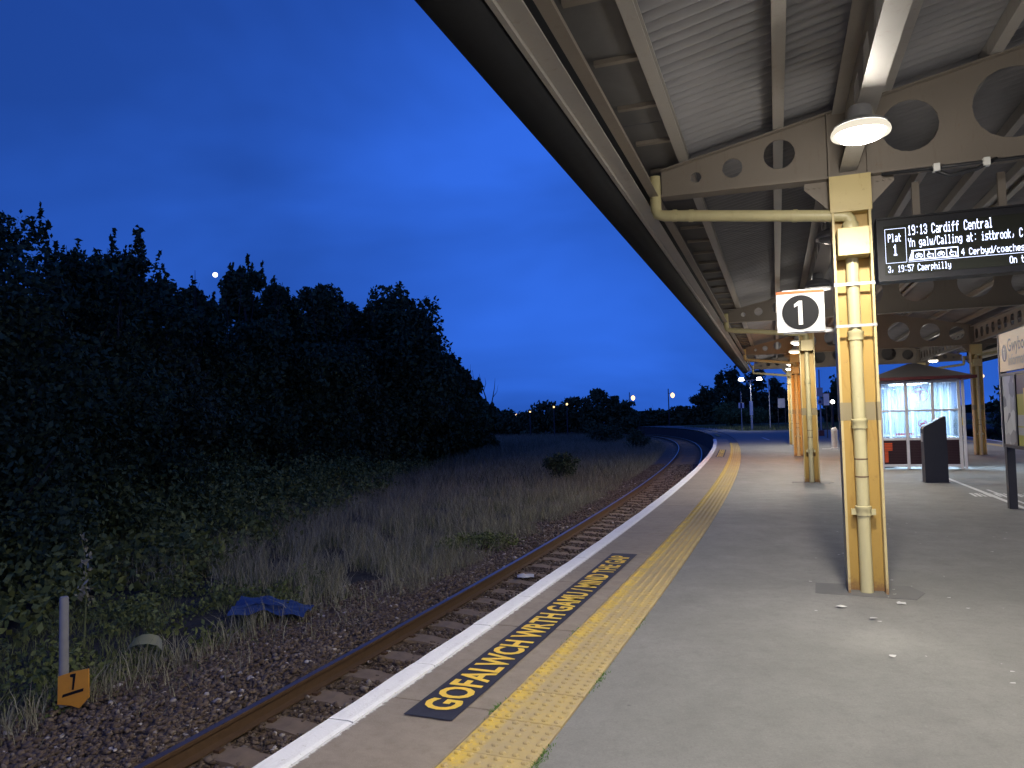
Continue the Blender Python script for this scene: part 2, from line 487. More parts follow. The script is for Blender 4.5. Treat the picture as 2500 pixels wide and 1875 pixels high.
def sheet_mat():
    m = Mat('corrugated_sheet')
    a = m.noise(2.5, 5, .65, stretch=(.5, 3, 1))
    k = m.mix(a, (.235, .235, .25), (.33, .325, .34))
    k = m.mix(m.ramp(m.noise(.7, 5, .7), [(.5, 0.), (.72, .55)]), k, (.19, .18, .18))
    k = m.mix(m.ramp(m.objrand(), [(0, 0.), (1, .3)]), k, (.21, .20, .20))
    m.color(k).rough(.75); m.bump(m.noise(40, 3), .15, .004)
    return m.m

def poster_mat():
    m = Mat('poster_collage')
    v = m.n.new('ShaderNodeTexVoronoi'); v.inputs['Scale'].default_value = 5; m.l.new(m.co(), v.inputs['Vector'])
    k = m.ramp(v.outputs['Color'], [(0, (.16, .16, .17)), (.5, (.42, .42, .42)), (1, (.62, .62, .60))])
    m.color(k).rough(.25); return m.m

def glass_mat(name, frost):
    m = Mat(name)
    n, l = m.n, m.l
    tr = n.new('ShaderNodeBsdfTransparent'); tr.inputs[0].default_value = (.92, .96, 1, 1)
    gl = n.new('ShaderNodeBsdfGlossy'); gl.inputs['Roughness'].default_value = .06
    df = n.new('ShaderNodeBsdfTranslucent'); df.inputs[0].default_value = (.74, .86, .97, 1)
    d2 = n.new('ShaderNodeBsdfDiffuse'); d2.inputs[0].default_value = (.66, .78, .90, 1)
    ad = n.new('ShaderNodeMixShader'); ad.inputs[0].default_value = .5
    l.new(df.outputs[0], ad.inputs[1]); l.new(d2.outputs[0], ad.inputs[2])
    st = m.noise(26, 3, .6, stretch=(1.0, 1.0, .03))
    fac = m.ramp(st, [(.40, frost * .35), (.58, min(1, frost * 1.5))])
    m1 = n.new('ShaderNodeMixShader'); l.new(fac, m1.inputs[0]); l.new(tr.outputs[0], m1.inputs[1]); l.new(ad.outputs[0], m1.inputs[2])
    fr = n.new('ShaderNodeFresnel'); fr.inputs[0].default_value = 1.45
    m2 = n.new('ShaderNodeMixShader'); l.new(fr.outputs[0], m2.inputs[0]); l.new(m1.outputs[0], m2.inputs[1]); l.new(gl.outputs[0], m2.inputs[2])
    l.new(m2.outputs[0], m.out.inputs['Surface'])
    return m.m

def leaf_mat(name, lo, hi):
    m = Mat(name); m.color(m.ramp(m.island(), [(0, lo), (.7, hi), (1, tuple(x * 1.25 for x in hi))])).rough(.7); m.set(Specular_IOR_Level=.2)
    return m.m

mk_materials()
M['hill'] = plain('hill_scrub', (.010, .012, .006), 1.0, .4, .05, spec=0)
M['leaf_dark'] = leaf_mat('leaves_dark', (.036, .054, .024), (.056, .080, .035))
M['leaf_mid'] = leaf_mat('leaves_mid', (.030, .045, .018), (.065, .085, .032))
M['leaf_brown'] = leaf_mat('leaves_russet', (.040, .052, .024), (.062, .078, .036))
M['leaf_green'] = leaf_mat('leaves_green', (.055, .085, .030), (.12, .16, .055))
M['bramble'] = leaf_mat('bramble_leaves', (.065, .090, .028), (.14, .16, .052))
M['dry_grass'] = leaf_mat('dry_grass', (.13, .125, .078), (.31, .29, .19))
M['green_grass'] = leaf_mat('green_grass', (.070, .090, .030), (.17, .185, .070))
M['field_grass'] = leaf_mat('field_grass', (.075, .072, .042), (.21, .195, .12))
M['moss'] = leaf_mat('weeds', (.05, .11, .02), (.10, .20, .04))

# ------------------------------------------------------------------ platform edge curve
P0 = (-1.489, 2.695); TH = (0.38127, -0.0043138, 6.4786e-05, -7.5347e-07)
S_MIN, S_MAX, DS = -9.0, 104.0, 0.1
def heading(s):
    if s < 0: return TH[0] + TH[1] * s * .3
    return TH[0] + TH[1] * s + TH[2] * s * s + TH[3] * s ** 3
_pos = {}
def _integrate():
    x, y = P0
    _pos[0] = (x, y)
    for i in range(int(S_MAX / DS)):
        t = heading((i + .5) * DS); x += math.sin(t) * DS; y += math.cos(t) * DS; _pos[i + 1] = (x, y)
    x, y = P0
    for i in range(int(-S_MIN / DS)):
        t = heading(-(i + .5) * DS); x -= math.sin(t) * DS; y -= math.cos(t) * DS; _pos[-(i + 1)] = (x, y)
_integrate()
def EP(s, off=0.0, z=0.0):
    """point at arc length s, off metres to the right of the platform edge"""
    k = s / DS; i = max(min(int(math.floor(k)), int(S_MAX / DS) - 1), int(S_MIN / DS)); f = k - i
    a, b = _pos[i], _pos[i + 1]
    t = heading(s)
    return (a[0] + (b[0] - a[0]) * f + off * math.cos(t), a[1] + (b[1] - a[1]) * f - off * math.sin(t), z)

def edge_frame(s, off=0.0, z=0.0):
    """matrix: local X to the right (away from the track), Y along the edge"""
    return Matrix.Translation(EP(s, off, z)) @ Matrix.Rotation(-heading(s), 4, 'Z')

# canopy frame: X = l (to the right), Y = s (along), Z up, origin at the foot of the nearest column
CA = R(19.6); CO = (3.0, 6.43)
def CW(l, s, z=0.0):
    return (CO[0] + l * math.cos(CA) + s * math.sin(CA), CO[1] - l * math.sin(CA) + s * math.cos(CA), z)
CR = -CA     # z rotation of things aligned to the canopy
COLS = [0.0, 10.42, 20.63, 30.26]
ROW2 = 5.48; MIDL = ROW2 / 2
rng = random.Random(7); nrng = np.random.default_rng(7)

# ------------------------------------------------------------------ ground, verge, hills
def build_ground():
    # one sheet to the horizon with a gentle uneven surface near the line
    xs = np.concatenate([np.linspace(-2500, -60, 12), np.linspace(-50, 60, 56), np.linspace(70, 2500, 12)])
    ys = np.concatenate([np.linspace(-400, -20, 8), np.linspace(-10, 140, 61), np.linspace(160, 4000, 20)])
    X, Y = np.meshgrid(xs, ys)
    Z = -1.30 + .06 * np.sin(X * .9 + 1.3 * np.sin(Y * .31)) * np.sin(Y * .7)
    ny, nx = X.shape
    idx = np.arange(nx * ny).reshape(ny, nx)
    F = np.stack([idx[:-1, :-1], idx[:-1, 1:], idx[1:, 1:], idx[1:, :-1]], -1).reshape(-1, 4)
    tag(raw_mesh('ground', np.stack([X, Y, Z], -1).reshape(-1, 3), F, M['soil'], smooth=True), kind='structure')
    # far low hills closing the view
    n = 160; vs = []; 
    for i in range(n + 1):
        x = -900 + 1800 * i / n
        t = (x + 200) / 500
        h = .4 + 3.0 / (1 + math.exp(-(x - 45) / 22)) + 1.0 * math.sin(x * .021) + .5 * math.sin(x * .083 + 1) + .35 * math.sin(x * .31)
        h = max(h, .6)
        if x < -30: h += 2.5
        for dy, k in ((-60, -1.4), (0, h * .75), (40, h), (140, -1.4)):
            vs.append((x, 430 + dy, k))
    fs = [(i * 4 + j, i * 4 + j + 1, i * 4 + 5 + j, i * 4 + 4 + j) for i in range(n) for j in range(3)]
    b = MB(); b.add(vs, fs)
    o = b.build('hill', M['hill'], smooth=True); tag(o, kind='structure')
build_ground()

# ------------------------------------------------------------------ platform
def build_platform():
    # asphalt sheet from the tactile strip to the far side; narrow beyond the canopy end
    rows = []
    s = -8.5
    while s <= 102:
        l0 = EP(s, 1.182)
        dx, dy = l0[0] - CO[0], l0[1] - CO[1]
        sc = dx * math.sin(CA) + dy * math.cos(CA)
        if l0[1] < 63: r0 = CW(8.22, sc)
        else: r0 = EP(s, 3.1)
        rows.append((l0, r0)); s += .75
    vs = []; fs = []
    for a, c in rows:
        for t in (0, .2, .4, .6, .8, 1):
            vs.append((a[0] + (c[0] - a[0]) * t, a[1] + (c[1] - a[1]) * t, 0.0))
    for i in range(len(rows) - 1):
        for k in range(5):
            fs.append((i * 6 + k, i * 6 + k + 1, i * 6 + 7 + k, i * 6 + 6 + k))
    b = MB(); b.add(vs, fs)
    root = b.build('platform', M['asphalt']); tag(root, kind='structure')
    # retaining wall under the edge (near the track) and on the other side
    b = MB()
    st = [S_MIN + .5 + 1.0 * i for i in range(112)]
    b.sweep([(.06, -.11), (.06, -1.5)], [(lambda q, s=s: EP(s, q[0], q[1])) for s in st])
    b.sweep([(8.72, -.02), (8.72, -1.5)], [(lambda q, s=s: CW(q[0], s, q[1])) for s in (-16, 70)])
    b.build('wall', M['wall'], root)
    # a bed under slabs so that joints read dark
    b = MB(); b.sweep([(.07, -.03), (1.19, -.03)], [(lambda q, s=s: EP(s, q[0], q[1])) for s in st])
    b.build('slab_bed', M['patch'], root)
    # coping stones, white painted, slightly uneven
    L = .92
    k = 0; s = -6.0
    base = []
    for v in range(3):
        c = MB()
        pr = [(-.035, -.105), (-.035, -.014), (-.022, 0), (.10, .002), (.126, -.003), (.126, -.105)]
        c.sweep(pr, [(lambda q, y=y, d=d: (q[0] + d * (q[0] < 0.05), y, q[1])) for y, d in ((-L / 2 + .004, .0), (-L / 4, (v - 1) * .004), (L / 4, (1 - v) * .003), (L / 2 - .004, 0))])
        c.add([(q[0], -L / 2 + .004, q[1]) for q in pr], [tuple(range(len(pr)))]).add([(q[0], L / 2 - .004, q[1]) for q in pr], [tuple(range(len(pr)))])
        base.append(c.mesh('coping_stone', M['coping']))
    while s < 44:
        o = link('coping_stone', base[k % 3], root)
        o.matrix_world = edge_frame(s + L / 2, 0, rng.uniform(-.002, .003)) @ Matrix.Rotation(rng.uniform(-.004, .004), 4, 'Z')
        s += L; k += 1
    b = MB(); b.sweep([(-.035, -.105), (-.035, -.012), (-.02, 0), (.126, 0), (.126, -.1)], [(lambda q, s=s2: EP(s2, q[0], q[1])) for s2 in np.arange(s, 103.5, .5)])
    tag(b.build('coping_strip', M['coping'], root), kind='stuff')
    # concrete edge slabs
    W0, W1 = .134, .762; L = 1.52
    me = MB().bbox(W0, W1, -L / 2 + .006, L / 2 - .006, -.05, -.001, .004).mesh('edge_slab', M['slab'])
    s = -4.35 - L
    while s < 44:
        o = link('edge_slab', me, root); o.matrix_world = edge_frame(s + L / 2, 0, rng.uniform(-.002, .001)); s += L
    b = MB(); b.sweep([(W0, -.002), (W1, -.002)], [(lambda q, s=s2: EP(s2, q[0], q[1])) for s2 in np.arange(s, 103.5, .5)])
    tag(b.build('edge_slab_strip', M['slab'], root), kind='stuff')
    # tactile paving slabs with blisters
    T = .402
    c = MB().bbox(.772, 1.172, -T / 2 + .003, T / 2 - .003, -.05, .003, .004)
    for i in range(6):
        for j in range(6):
            x = .772 + .4 * (i + .5) / 6; y = -T / 2 + T * (j + .5) / 6
            c.lathe([(.0185, .003), (.0150, .0105), (.008, .0135)], 6, (x, y), cap=False)
            n = len(c.v); c.f.append(tuple(range(n - 6, n)))
    me = c.mesh('tactile_slab', M['tactile'])
    s = -6.0
    while s < 38:
        o = link('tactile_slab', me, root)
        o.matrix_world = edge_frame(s + T / 2, 0, rng.uniform(-.0015, .0025)) @ Matrix.Rotation(rng.uniform(-.003, .003), 4, 'Z'); s += T
    b = MB()
    pr = []
    for i in range(6):
        x = .772 + .4 * (i + .5) / 6; pr += [(x - .033, .002), (x - .016, .003), (x - .01, .010), (x + .01, .010), (x + .016, .003)]
    pr.append((1.172, .002))
    b.sweep(pr, [(lambda q, s=s2: EP(s2, q[0], q[1])) for s2 in np.arange(s, 63, .5)])
    tag(b.build('tactile_strip', M['tactile'], root), kind='stuff')
    # the far side of the island: tactile strip, slab strip and coping
    b = MB(); b.box(7.42, 7.82, -14, 62, -.05, .004); 
    o = b.build('tactile_strip', M['tactile'], root); o.matrix_world = Matrix.Translation(CW(0, 0)) @ Matrix.Rotation(CR, 4, 'Z'); tag(o, kind='stuff')
    b = MB(); b.box(8.22, 8.60, -14, 62, -.05, .001)
    o = b.build('edge_slab_strip', M['slab'], root); o.matrix_world = Matrix.Translation(CW(0, 0)) @ Matrix.Rotation(CR, 4, 'Z'); tag(o, kind='stuff')
    b = MB(); b.box(8.602, 8.76, -14, 62, -.1, .003)
    o = b.build('coping_strip', M['coping'], root); o.matrix_world = Matrix.Translation(CW(0, 0)) @ Matrix.Rotation(CR, 4, 'Z'); tag(o, kind='stuff')
    # grass verge beside the far end of the platform
    b = MB()
    st = np.arange(63, 103, 1.0)
    vs = []; fs = []
    for i, s in enumerate(st):
        a = EP(s, 3.12)
        if a[1] < 63.2: continue
        vs += [(a[0], a[1], -.02), ((a[0] + 60) / 2, a[1], .02), (62, a[1], .0)]
    n = len(vs) // 3
    fs = [(i * 3 + k, i * 3 + k + 1, i * 3 + 4 + k, i * 3 + 3 + k) for i in range(n - 1) for k in range(2)]
    b.add(vs, fs); tag(b.build('grass_verge', M['verge']), kind='structure')
    return root
platform = build_platform()

# painted warning text on the edge slabs
def warn_text(s0, s1, off0, off1, label):
    L = s1 - s0
    root = thing('painted_warning', label, 'floor marking', (0, 0, 0), 0, 'painted mind the gap panels along the platform edge')
    b = MB(); n = 16
    b.sweep([(off0, .006), (off1, .006)], [(lambda q, s=s0 + L * i / n: EP(s, q[0], q[1])) for i in range(n + 1)])
    b.build('panel', M['text_black'], root)
    vs, fs = text_geo('GOFALWCH WRTH GAMU / MIND THE GAP', 1.0, .028, 1.04, space_word=.9)
    xs = [v[0] for v in vs]; ys = [v[1] for v in vs]
    x0, x1, y0, y1 = min(xs), max(xs), min(ys), max(ys)
    H = off1 - off0
    out = []
    for x, y, z in vs:
        s = s0 + .10 + (x - x0) / (x1 - x0) * (L - .26)
        o = off1 - H * .13 - (y - y0) / (y1 - y0) * H * .74
        out.append(EP(s, o, .0095))
    b = MB(); b.add(out, fs); b.build('lettering', M['text_yellow'], root)
    return root
warn_text(1.52, 6.27, .335, .62, 'foreground black painted panel lettered GOFALWCH WRTH GAMU / MIND THE GAP in yellow')
warn_text(25.2, 30.6, .30, .60, 'second black and yellow warning panel, far along the curving platform edge')
warn_text(49.5, 55.0, .30, .60, 'third black and yellow warning panel, farthest along past the canopy')

# ------------------------------------------------------------------ track
def build_track():
    root = thing('railway_track', 'single curved railway track with rusty rails and concrete sleepers below the platform', 'railway track')
    prof_side = [(-.06, -.159), (.06, -.159), (.06, -.145), (.012, -.125), (.010, -.05), (.033, -.038), (.035, -.012)]
    ss = np.arange(-7, 103.5, .5)
    for off in (-.73, -2.235):
        b = MB()
        pr = [(-.065, -.159), (-.065, -.146), (-.012, -.128), (-.009, -.048), (-.034, -.036), (-.0355, -.006), (-.030, -.0005), (.030, -.0005), (.0355, -.006), (.034, -.036), (.009, -.048), (.012, -.128), (.065, -.146), (.065, -.159)]
        b.sweep(pr, [(lambda q, s=s: EP(s, off + q[0], -.915 + q[1])) for s in ss])
        rail = b.build('rail', M['rail_side'], root)
        t = MB(); t.sweep([(-.031, 0), (.031, 0)], [(lambda q, s=s: EP(s, off + q[0], -.914)) for s in ss])
        t.build('running_surface', M['rail_top'], rail)
    L = .65
    c = MB()
    pr = [(-1.25, -1.28), (-1.25, -1.10), (-1.22, -1.075), (-.45, -1.078), (-.3, -1.10), (.3, -1.10), (.45, -1.078), (1.22, -1.075), (1.25, -1.10), (1.25, -1.28)]
    c.prism(pr, 'y', -.13, .13)
    me = c.mesh('sleeper', M['sleeper'])
    clip = MB()
    for x in (.752, -.752):
        for d in (-.1, .1):
            clip.box(x + d - .03, x + d + .03, -.03, .03, -1.078, -1.055)
    cme = clip.mesh('rail_clip', M['rail_side'])
    k = 0; s = -3.0
    while s < 95:
        o = link('sleeper', me, root); o.matrix_world = edge_frame(s, -1.482, rng.uniform(-.012, .004)) @ Matrix.Rotation(rng.uniform(-.02, .02), 4, 'Z')
        if s < 26:
            q = link('rail_clip', cme, o); q['kind'] = 'stuff'
        s += L; k += 1
build_track()

def build_ballast():
    b = MB()
    ss = np.arange(-8, 103.5, .5)
    pr = [(.06, -1.16), (-.4, -1.13), (-.7, -1.125), (-1.48, -1.12), (-2.1, -1.12), (-2.3, -1.085), (-2.8, -1.075), (-3.3, -1.15), (-5.1, -1.32)]
    b.sweep(pr, [(lambda q, s=s: EP(s, q[0], q[1] + .012 * math.sin(s * 3.1 + q[0] * 5))) for s in ss])
    tag(b.build('ballast_bed', M['ballast'], smooth=True), kind='structure')
    # individual stones in the near part, one mesh
    n1, n2 = 46000, 18000
    s = np.concatenate([nrng.uniform(-1.5, 12, n1), 12 + nrng.random(n2) ** 1.3 * 26])
    off = nrng.uniform(-3.95, -.05, n1 + n2)
    wide = (s < 9.5) & (nrng.random(n1 + n2) < .24); off = np.where(wide, nrng.uniform(-5.0, -3.6, n1 + n2), off)
    # keep clear of the rail heads
    d = np.minimum(abs(off + .73), abs(off + 2.235)); keep = d > .075
    frac = ((s + 3.0) / .65) % 1.0
    on_sl = ((frac < .19) | (frac > .81)) & (off > -2.12) & (off < -.85)
    keep &= ~(on_sl & (nrng.random(len(s)) < .93))
    s, off = s[keep], off[keep]
    ptsx = np.array([EP(a, c)[:2] for a, c in zip(s, off)])
    h = np.interp(-off, [.0, .7, 2.0, 2.3, 2.8, 3.3, 5.0], [-1.11, -1.10, -1.11, -1.075, -1.065, -1.14, -1.27])
    N = len(s)
    t = (1 + 5 ** .5) / 2
    ico = np.array([(-1, t, 0), (1, t, 0), (-1, -t, 0), (1, -t, 0), (0, -1, t), (0, 1, t), (0, -1, -t), (0, 1, -t), (t, 0, -1), (t, 0, 1), (-t, 0, -1), (-t, 0, 1)], float); ico /= np.linalg.norm(ico[0])
    fc = np.array([(0, 11, 5), (0, 5, 1), (0, 1, 7), (0, 7, 10), (0, 10, 11), (1, 5, 9), (5, 11, 4), (11, 10, 2), (10, 7, 6), (7, 1, 8), (3, 9, 4), (3, 4, 2), (3, 2, 6), (3, 6, 8), (3, 8, 9), (4, 9, 5), (2, 4, 11), (6, 2, 10), (8, 6, 7), (9, 8, 1)])
    r = .009 + .024 * nrng.random(N) ** 1.5 * np.where(s > 12, 1.35, 1.0) * np.where(nrng.random(N) < .03, 1.5, 1)
    V = ico[None] * nrng.uniform(.55, 1.3, (N, 12, 1))
    V *= np.stack([nrng.uniform(.8, 1.4, N), nrng.uniform(.8, 1.2, N), nrng.uniform(.5, .9, N)], -1)[:, None]
    a = nrng.uniform(0, 2 * PI, N); ca, sa = np.cos(a)[:, None], np.sin(a)[:, None]
    V = np.stack([V[..., 0] * ca - V[..., 1] * sa, V[..., 0] * sa + V[..., 1] * ca, V[..., 2] + V[..., 0] * nrng.uniform(-.5, .5, (N, 1))], -1)
    V = V * r[:, None, None] + np.stack([ptsx[:, 0], ptsx[:, 1], h + r * nrng.uniform(.0, .7, N)], -1)[:, None]
    F = (fc[None] + (np.arange(N) * 12)[:, None, None]).reshape(-1, 3)
    tag(raw_mesh('ballast_stones', V.reshape(-1, 3), F, M['stone']), kind='stuff')
build_ballast()

# ------------------------------------------------------------------ canopy
ZB = 3.60                       # underside of the cantilever beams
def ZT(l):                      # top of the beams / underside of the purlins
    d = l if l <= MIDL else ROW2 - l
    return 3.85 + .215 * (d + 1.62)
S0, S1 = -13.0, 30.6
can_label = 'long beige steel platform canopy with corrugated roof, pierced beams and dark gutter'
canopy = thing('station_canopy', can_label, 'canopy', CW(0, 0), CR)

def build_canopy():
    # beams over every pair of columns, web pierced by round holes
    outer = [(-1.62, ZB + .02), (-.2, ZB), (ROW2 + .2, ZB), (ROW2 + 1.62, ZB + .02), (ROW2 + 1.62, ZT(-1.62)), (MIDL, ZT(MIDL)), (-1.62, ZT(-1.62))]
    half = [(-1.30, 3.765, .05), (-.97, 3.81, .09), (-.56, 3.88, .135), (.50, 3.98, .225), (1.27, 4.06, .30), (2.2, 4.13, .33)]
    holes = [circ(x, z, r) for x, z, r in half] + [circ(ROW2 - x, z, r) for x, z, r in half]
    vs, fs = plate(outer, holes, .014)
    bw = MB(); bw.add([(x, z, y) for x, y, z in vs], fs)
    fl = MB()
    def strip(pts, w, th, up):
        for (a, za), (c, zc) in zip(pts[:-1], pts[1:]):
            fl.add([(a, -w, za), (a, w, za), (c, w, zc), (c, -w, zc), (a, -w, za + th * up), (a, w, za + th * up), (c, w, zc + th * up), (c, -w, zc + th * up)],
                   [(0, 1, 2, 3), (7, 6, 5, 4), (0, 4, 5, 1), (1, 5, 6, 2), (2, 6, 7, 3), (3, 7, 4, 0)])
    strip([(-1.62, ZB + .02), (-.2, ZB), (ROW2 + .2, ZB), (ROW2 + 1.62, ZB + .02)], .085, .018, -1)
    strip([(-1.62, ZT(-1.62)), (MIDL, ZT(MIDL)), (ROW2 + 1.62, ZT(-1.62))], .07, .014, 1)
    me_w = bw.mesh('cantilever_beam', M['steel_dark']); me_f = fl.mesh('flange', M['steel_dark'])
    stf = MB()
    for l in (-.155, .155, ROW2 - .155, ROW2 + .155):
        stf.box(l - .006, l + .006, -.07, -.008, ZB + .002, ZT(l) - .002).box(l - .006, l + .006, .008, .07, ZB + .002, ZT(l) - .002)
    me_s = stf.mesh('stiffener', M['steel_dark'])
    for s in [-10.2] + COLS:
        o = link('cantilever_beam', me_w, canopy); o.location = (0, s, 0)
        link('flange', me_f, o); link('stiffener', me_s, o)
    # castellated girders along both column rows, one per bay
    edges = [S0 + .1, -10.2] + COLS
    for l in (0.0, ROW2):
        for a, c in zip(edges[:-1], edges[1:]):
            z0, z1 = 3.66, ZT(0) - .03
            n = max(2, int((c - a) / .62)); hs = []
            for k in range(n):
                y = a + (c - a) * (k + .5) / n
                hs.append([(y - .2, (z0 + z1) / 2), (y - .12, z1 - .1), (y + .12, z1 - .1), (y + .2, (z0 + z1) / 2), (y + .12, z0 + .1), (y - .12, z0 + .1)])
            vs, fs = plate([(a + .01, z0), (c - .01, z0), (c - .01, z1), (a + .01, z1)], hs, .010)
            g = MB(); g.add([(l + z, x, y) for x, y, z in vs], fs)
            w = g.build('girder', M['steel_beige'], canopy)
            f = MB(); f.box(l - .07, l + .07, a + .01, c - .01, z0 - .016, z0 - .001).box(l - .11, l + .11, a + .01, c - .01, z1 + .001, z1 + .014)
            f.build('flange', M['steel_beige'], w)
    # purlins: channels running along the canopy, lying on the beams
    pl = [-1.40, -.56, .32, 1.15, 1.95, MIDL - .1]
    for l in pl + [ROW2 - x for x in pl]:
        z = ZT(l) + .016
        for a, c in zip(edges[:-1], edges[1:]):
            b = MB(); sg = 1 if l < MIDL else -1
            b.prism([(l - .045 * sg, z), (l + .045 * sg, z), (l + .045 * sg, z + .012), (l - .033 * sg, z + .012), (l - .033 * sg, z + .13), (l + .03 * sg, z + .13), (l + .03 * sg, z + .14), (l - .045 * sg, z + .14)], 'y', a + .006, c - .006)
            b.build('purlin', M['steel_beige'], canopy)
    # corrugated sheets, one object each, lapped
    Wd = 1.04; pit = .13
    me = {}
    for side in (0, 1):
        b = MB(); la, lc = (-1.46, MIDL - .02)
        prof = []
        ns = 8
        for k in range(int(Wd / pit) * ns + 1 + ns // 2):
            y = k * pit / ns; prof.append((y, .026 * math.sin(2 * PI * y / pit)))
        def row(l):
            L = l if side == 0 else ROW2 - l
            return lambda q: (L, q[0], ZT(L) + .19 + q[1] + (.004 if q[0] > .5 else 0))
        b.sweep(prof, [row(la), row(lc)])
        me[side] = b.mesh('roof_sheet', M['sheet'], smooth=True)
        s = S0
        k = 0
        while s < S1 - .3:
            o = link('roof_sheet', me[side], canopy); o.location = (0, s, .003 * (k % 2)); s += Wd; k += 1
    b = MB(); b.prism([(MIDL - .22, ZT(MIDL) + .19), (MIDL, ZT(MIDL) + .27), (MIDL + .22, ZT(MIDL) + .19), (MIDL + .2, ZT(MIDL) + .175), (MIDL, ZT(MIDL) + .245), (MIDL - .2, ZT(MIDL) + .175)], 'y', S0, S1 + .4)
    b.build('ridge_cap', M['sheet'], canopy)
    # edges: channel beam, soffit boards, battens, gutter
    for sg, X in ((1, lambda l: l), (-1, lambda l: ROW2 - l)):
        b = MB(); b.prism([(X(-1.865), 3.56), (X(-1.75), 3.56), (X(-1.75), 3.572), (X(-1.85), 3.572), (X(-1.85), 3.74), (X(-1.865), 3.74)], 'y', S0, S1)
        b.build('edge_beam', M['steel_beige'], canopy)
        b = MB(); b.prism([(X(-1.90), 3.535), (X(-1.868), 3.535), (X(-1.868), 3.60), (X(-1.90), 3.60)], 'y', S0, S1)
        b.build('edge_lip', M['steel_beige'], canopy)
        b = MB(); b.prism([(X(-1.72), 3.60), (X(-1.64), 3.60), (X(-1.64), 3.61), (X(-1.71), 3.61), (X(-1.71), 3.78), (X(-1.72), 3.78)], 'y', S0, S1)
        b.build('soffit_channel', M['steel_dark'], canopy)
        s = S0
        sb = MB(); sb.box(min(X(-1.889), X(-1.42)), max(X(-1.889), X(-1.42)), .006, 2.394, ZT(-1.62) + .11, ZT(-1.62) + .125); sm = sb.mesh('soffit_board', M['soffit'])
        bb = MB(); bb.box(min(X(-1.749), X(-1.45)), max(X(-1.749), X(-1.45)), -.024, .024, ZT(-1.62) + .078, ZT(-1.62) + .109); bm_ = bb.mesh('batten', M['steel_dark'])
        while s < S1 - .5:
            o = link('soffit_board', sm, canopy); o.location = (0, s, 0)
            for q in (.4, 1.2, 2.0):
                o = link('batten', bm_, canopy); o.location = (0, s + q, 0)
            s += 2.4
        b = MB()
        out = [(-1.905, 3.57), (-1.93, 3.50), (-1.98, 3.455), (-2.05, 3.435), (-2.13, 3.44), (-2.165, 3.48), (-2.175, 3.70), (-2.20, 3.72), (-2.19, 3.74), (-2.15, 3.72), (-2.15, 3.50), (-2.05, 3.46), (-1.99, 3.475), (-1.95, 3.52), (-1.93, 3.60), (-1.905, 3.60)]
        b.prism([(X(a), z) for a, z in out], 'y', S0, S1 + .05)
        b.build('gutter', M['gutter'], canopy, auto=40)
        b = MB(); b.prism([(X(-1.905), 3.60), (X(-2.15), 3.60), (X(-2.15), 3.61), (X(-1.905), 3.61)], 'y', S0, S1 + .05)
        b.prism([(X(-1.905), 3.61), (X(-1.905), ZT(-1.62) + .126), (X(-1.89), ZT(-1.62) + .126), (X(-1.89), 3.61)], 'y', S0, S1 + .05)
        b.build('gutter_lining', M['gutter'], canopy)
    # gable boards closing the far end
    b = MB(); b.prism([(-1.62, ZT(-1.62) + .02), (MIDL, ZT(MIDL) + .02), (ROW2 + 1.62, ZT(-1.62) + .02), (ROW2 + 1.62, ZT(-1.62) + .2), (MIDL, ZT(MIDL) + .22), (-1.62, ZT(-1.62) + .2)], 'y', S1 + .06, S1 + .09)
    b.build('gable_board', M['steel_beige'], canopy)
    b = MB(); b.prism([(-1.5, ZB + .07), (ROW2 + 1.5, ZB + .07), (ROW2 + 1.5, ZT(-1.62) + .018), (MIDL, ZT(MIDL) + .018), (-1.5, ZT(-1.62) + .018)], 'y', S1 + .065, S1 + .085)
    b.build('gable_panel', M['soffit'], canopy)
    # conduit along the nearest beam with white cable clips
    b = MB()
    for s in COLS[:1]:
        b.tube([(.25, s - .12, ZB - .05), (1.2, s - .12, ZB - .045), (2.6, s - .12, ZB - .05), (4.5, s - .12, ZB - .05)], .014, 8)
        b.tube([(.62, s - .12, ZB - .05), (.75, s - .14, ZB - .13), (.95, s - .13, ZB - .10), (1.1, s - .12, ZB - .03)], .016, 8)
    b.build('conduit', M['frame_dark'], canopy, smooth=True)
    for l in (.66, 1.02, 2.2, 3.3):
        MB().bbox(l - .025, l + .025, -.165, -.10, ZB - .085, ZB - .02, .004).build('conduit_clip', M['sign_white'], canopy)
build_canopy()

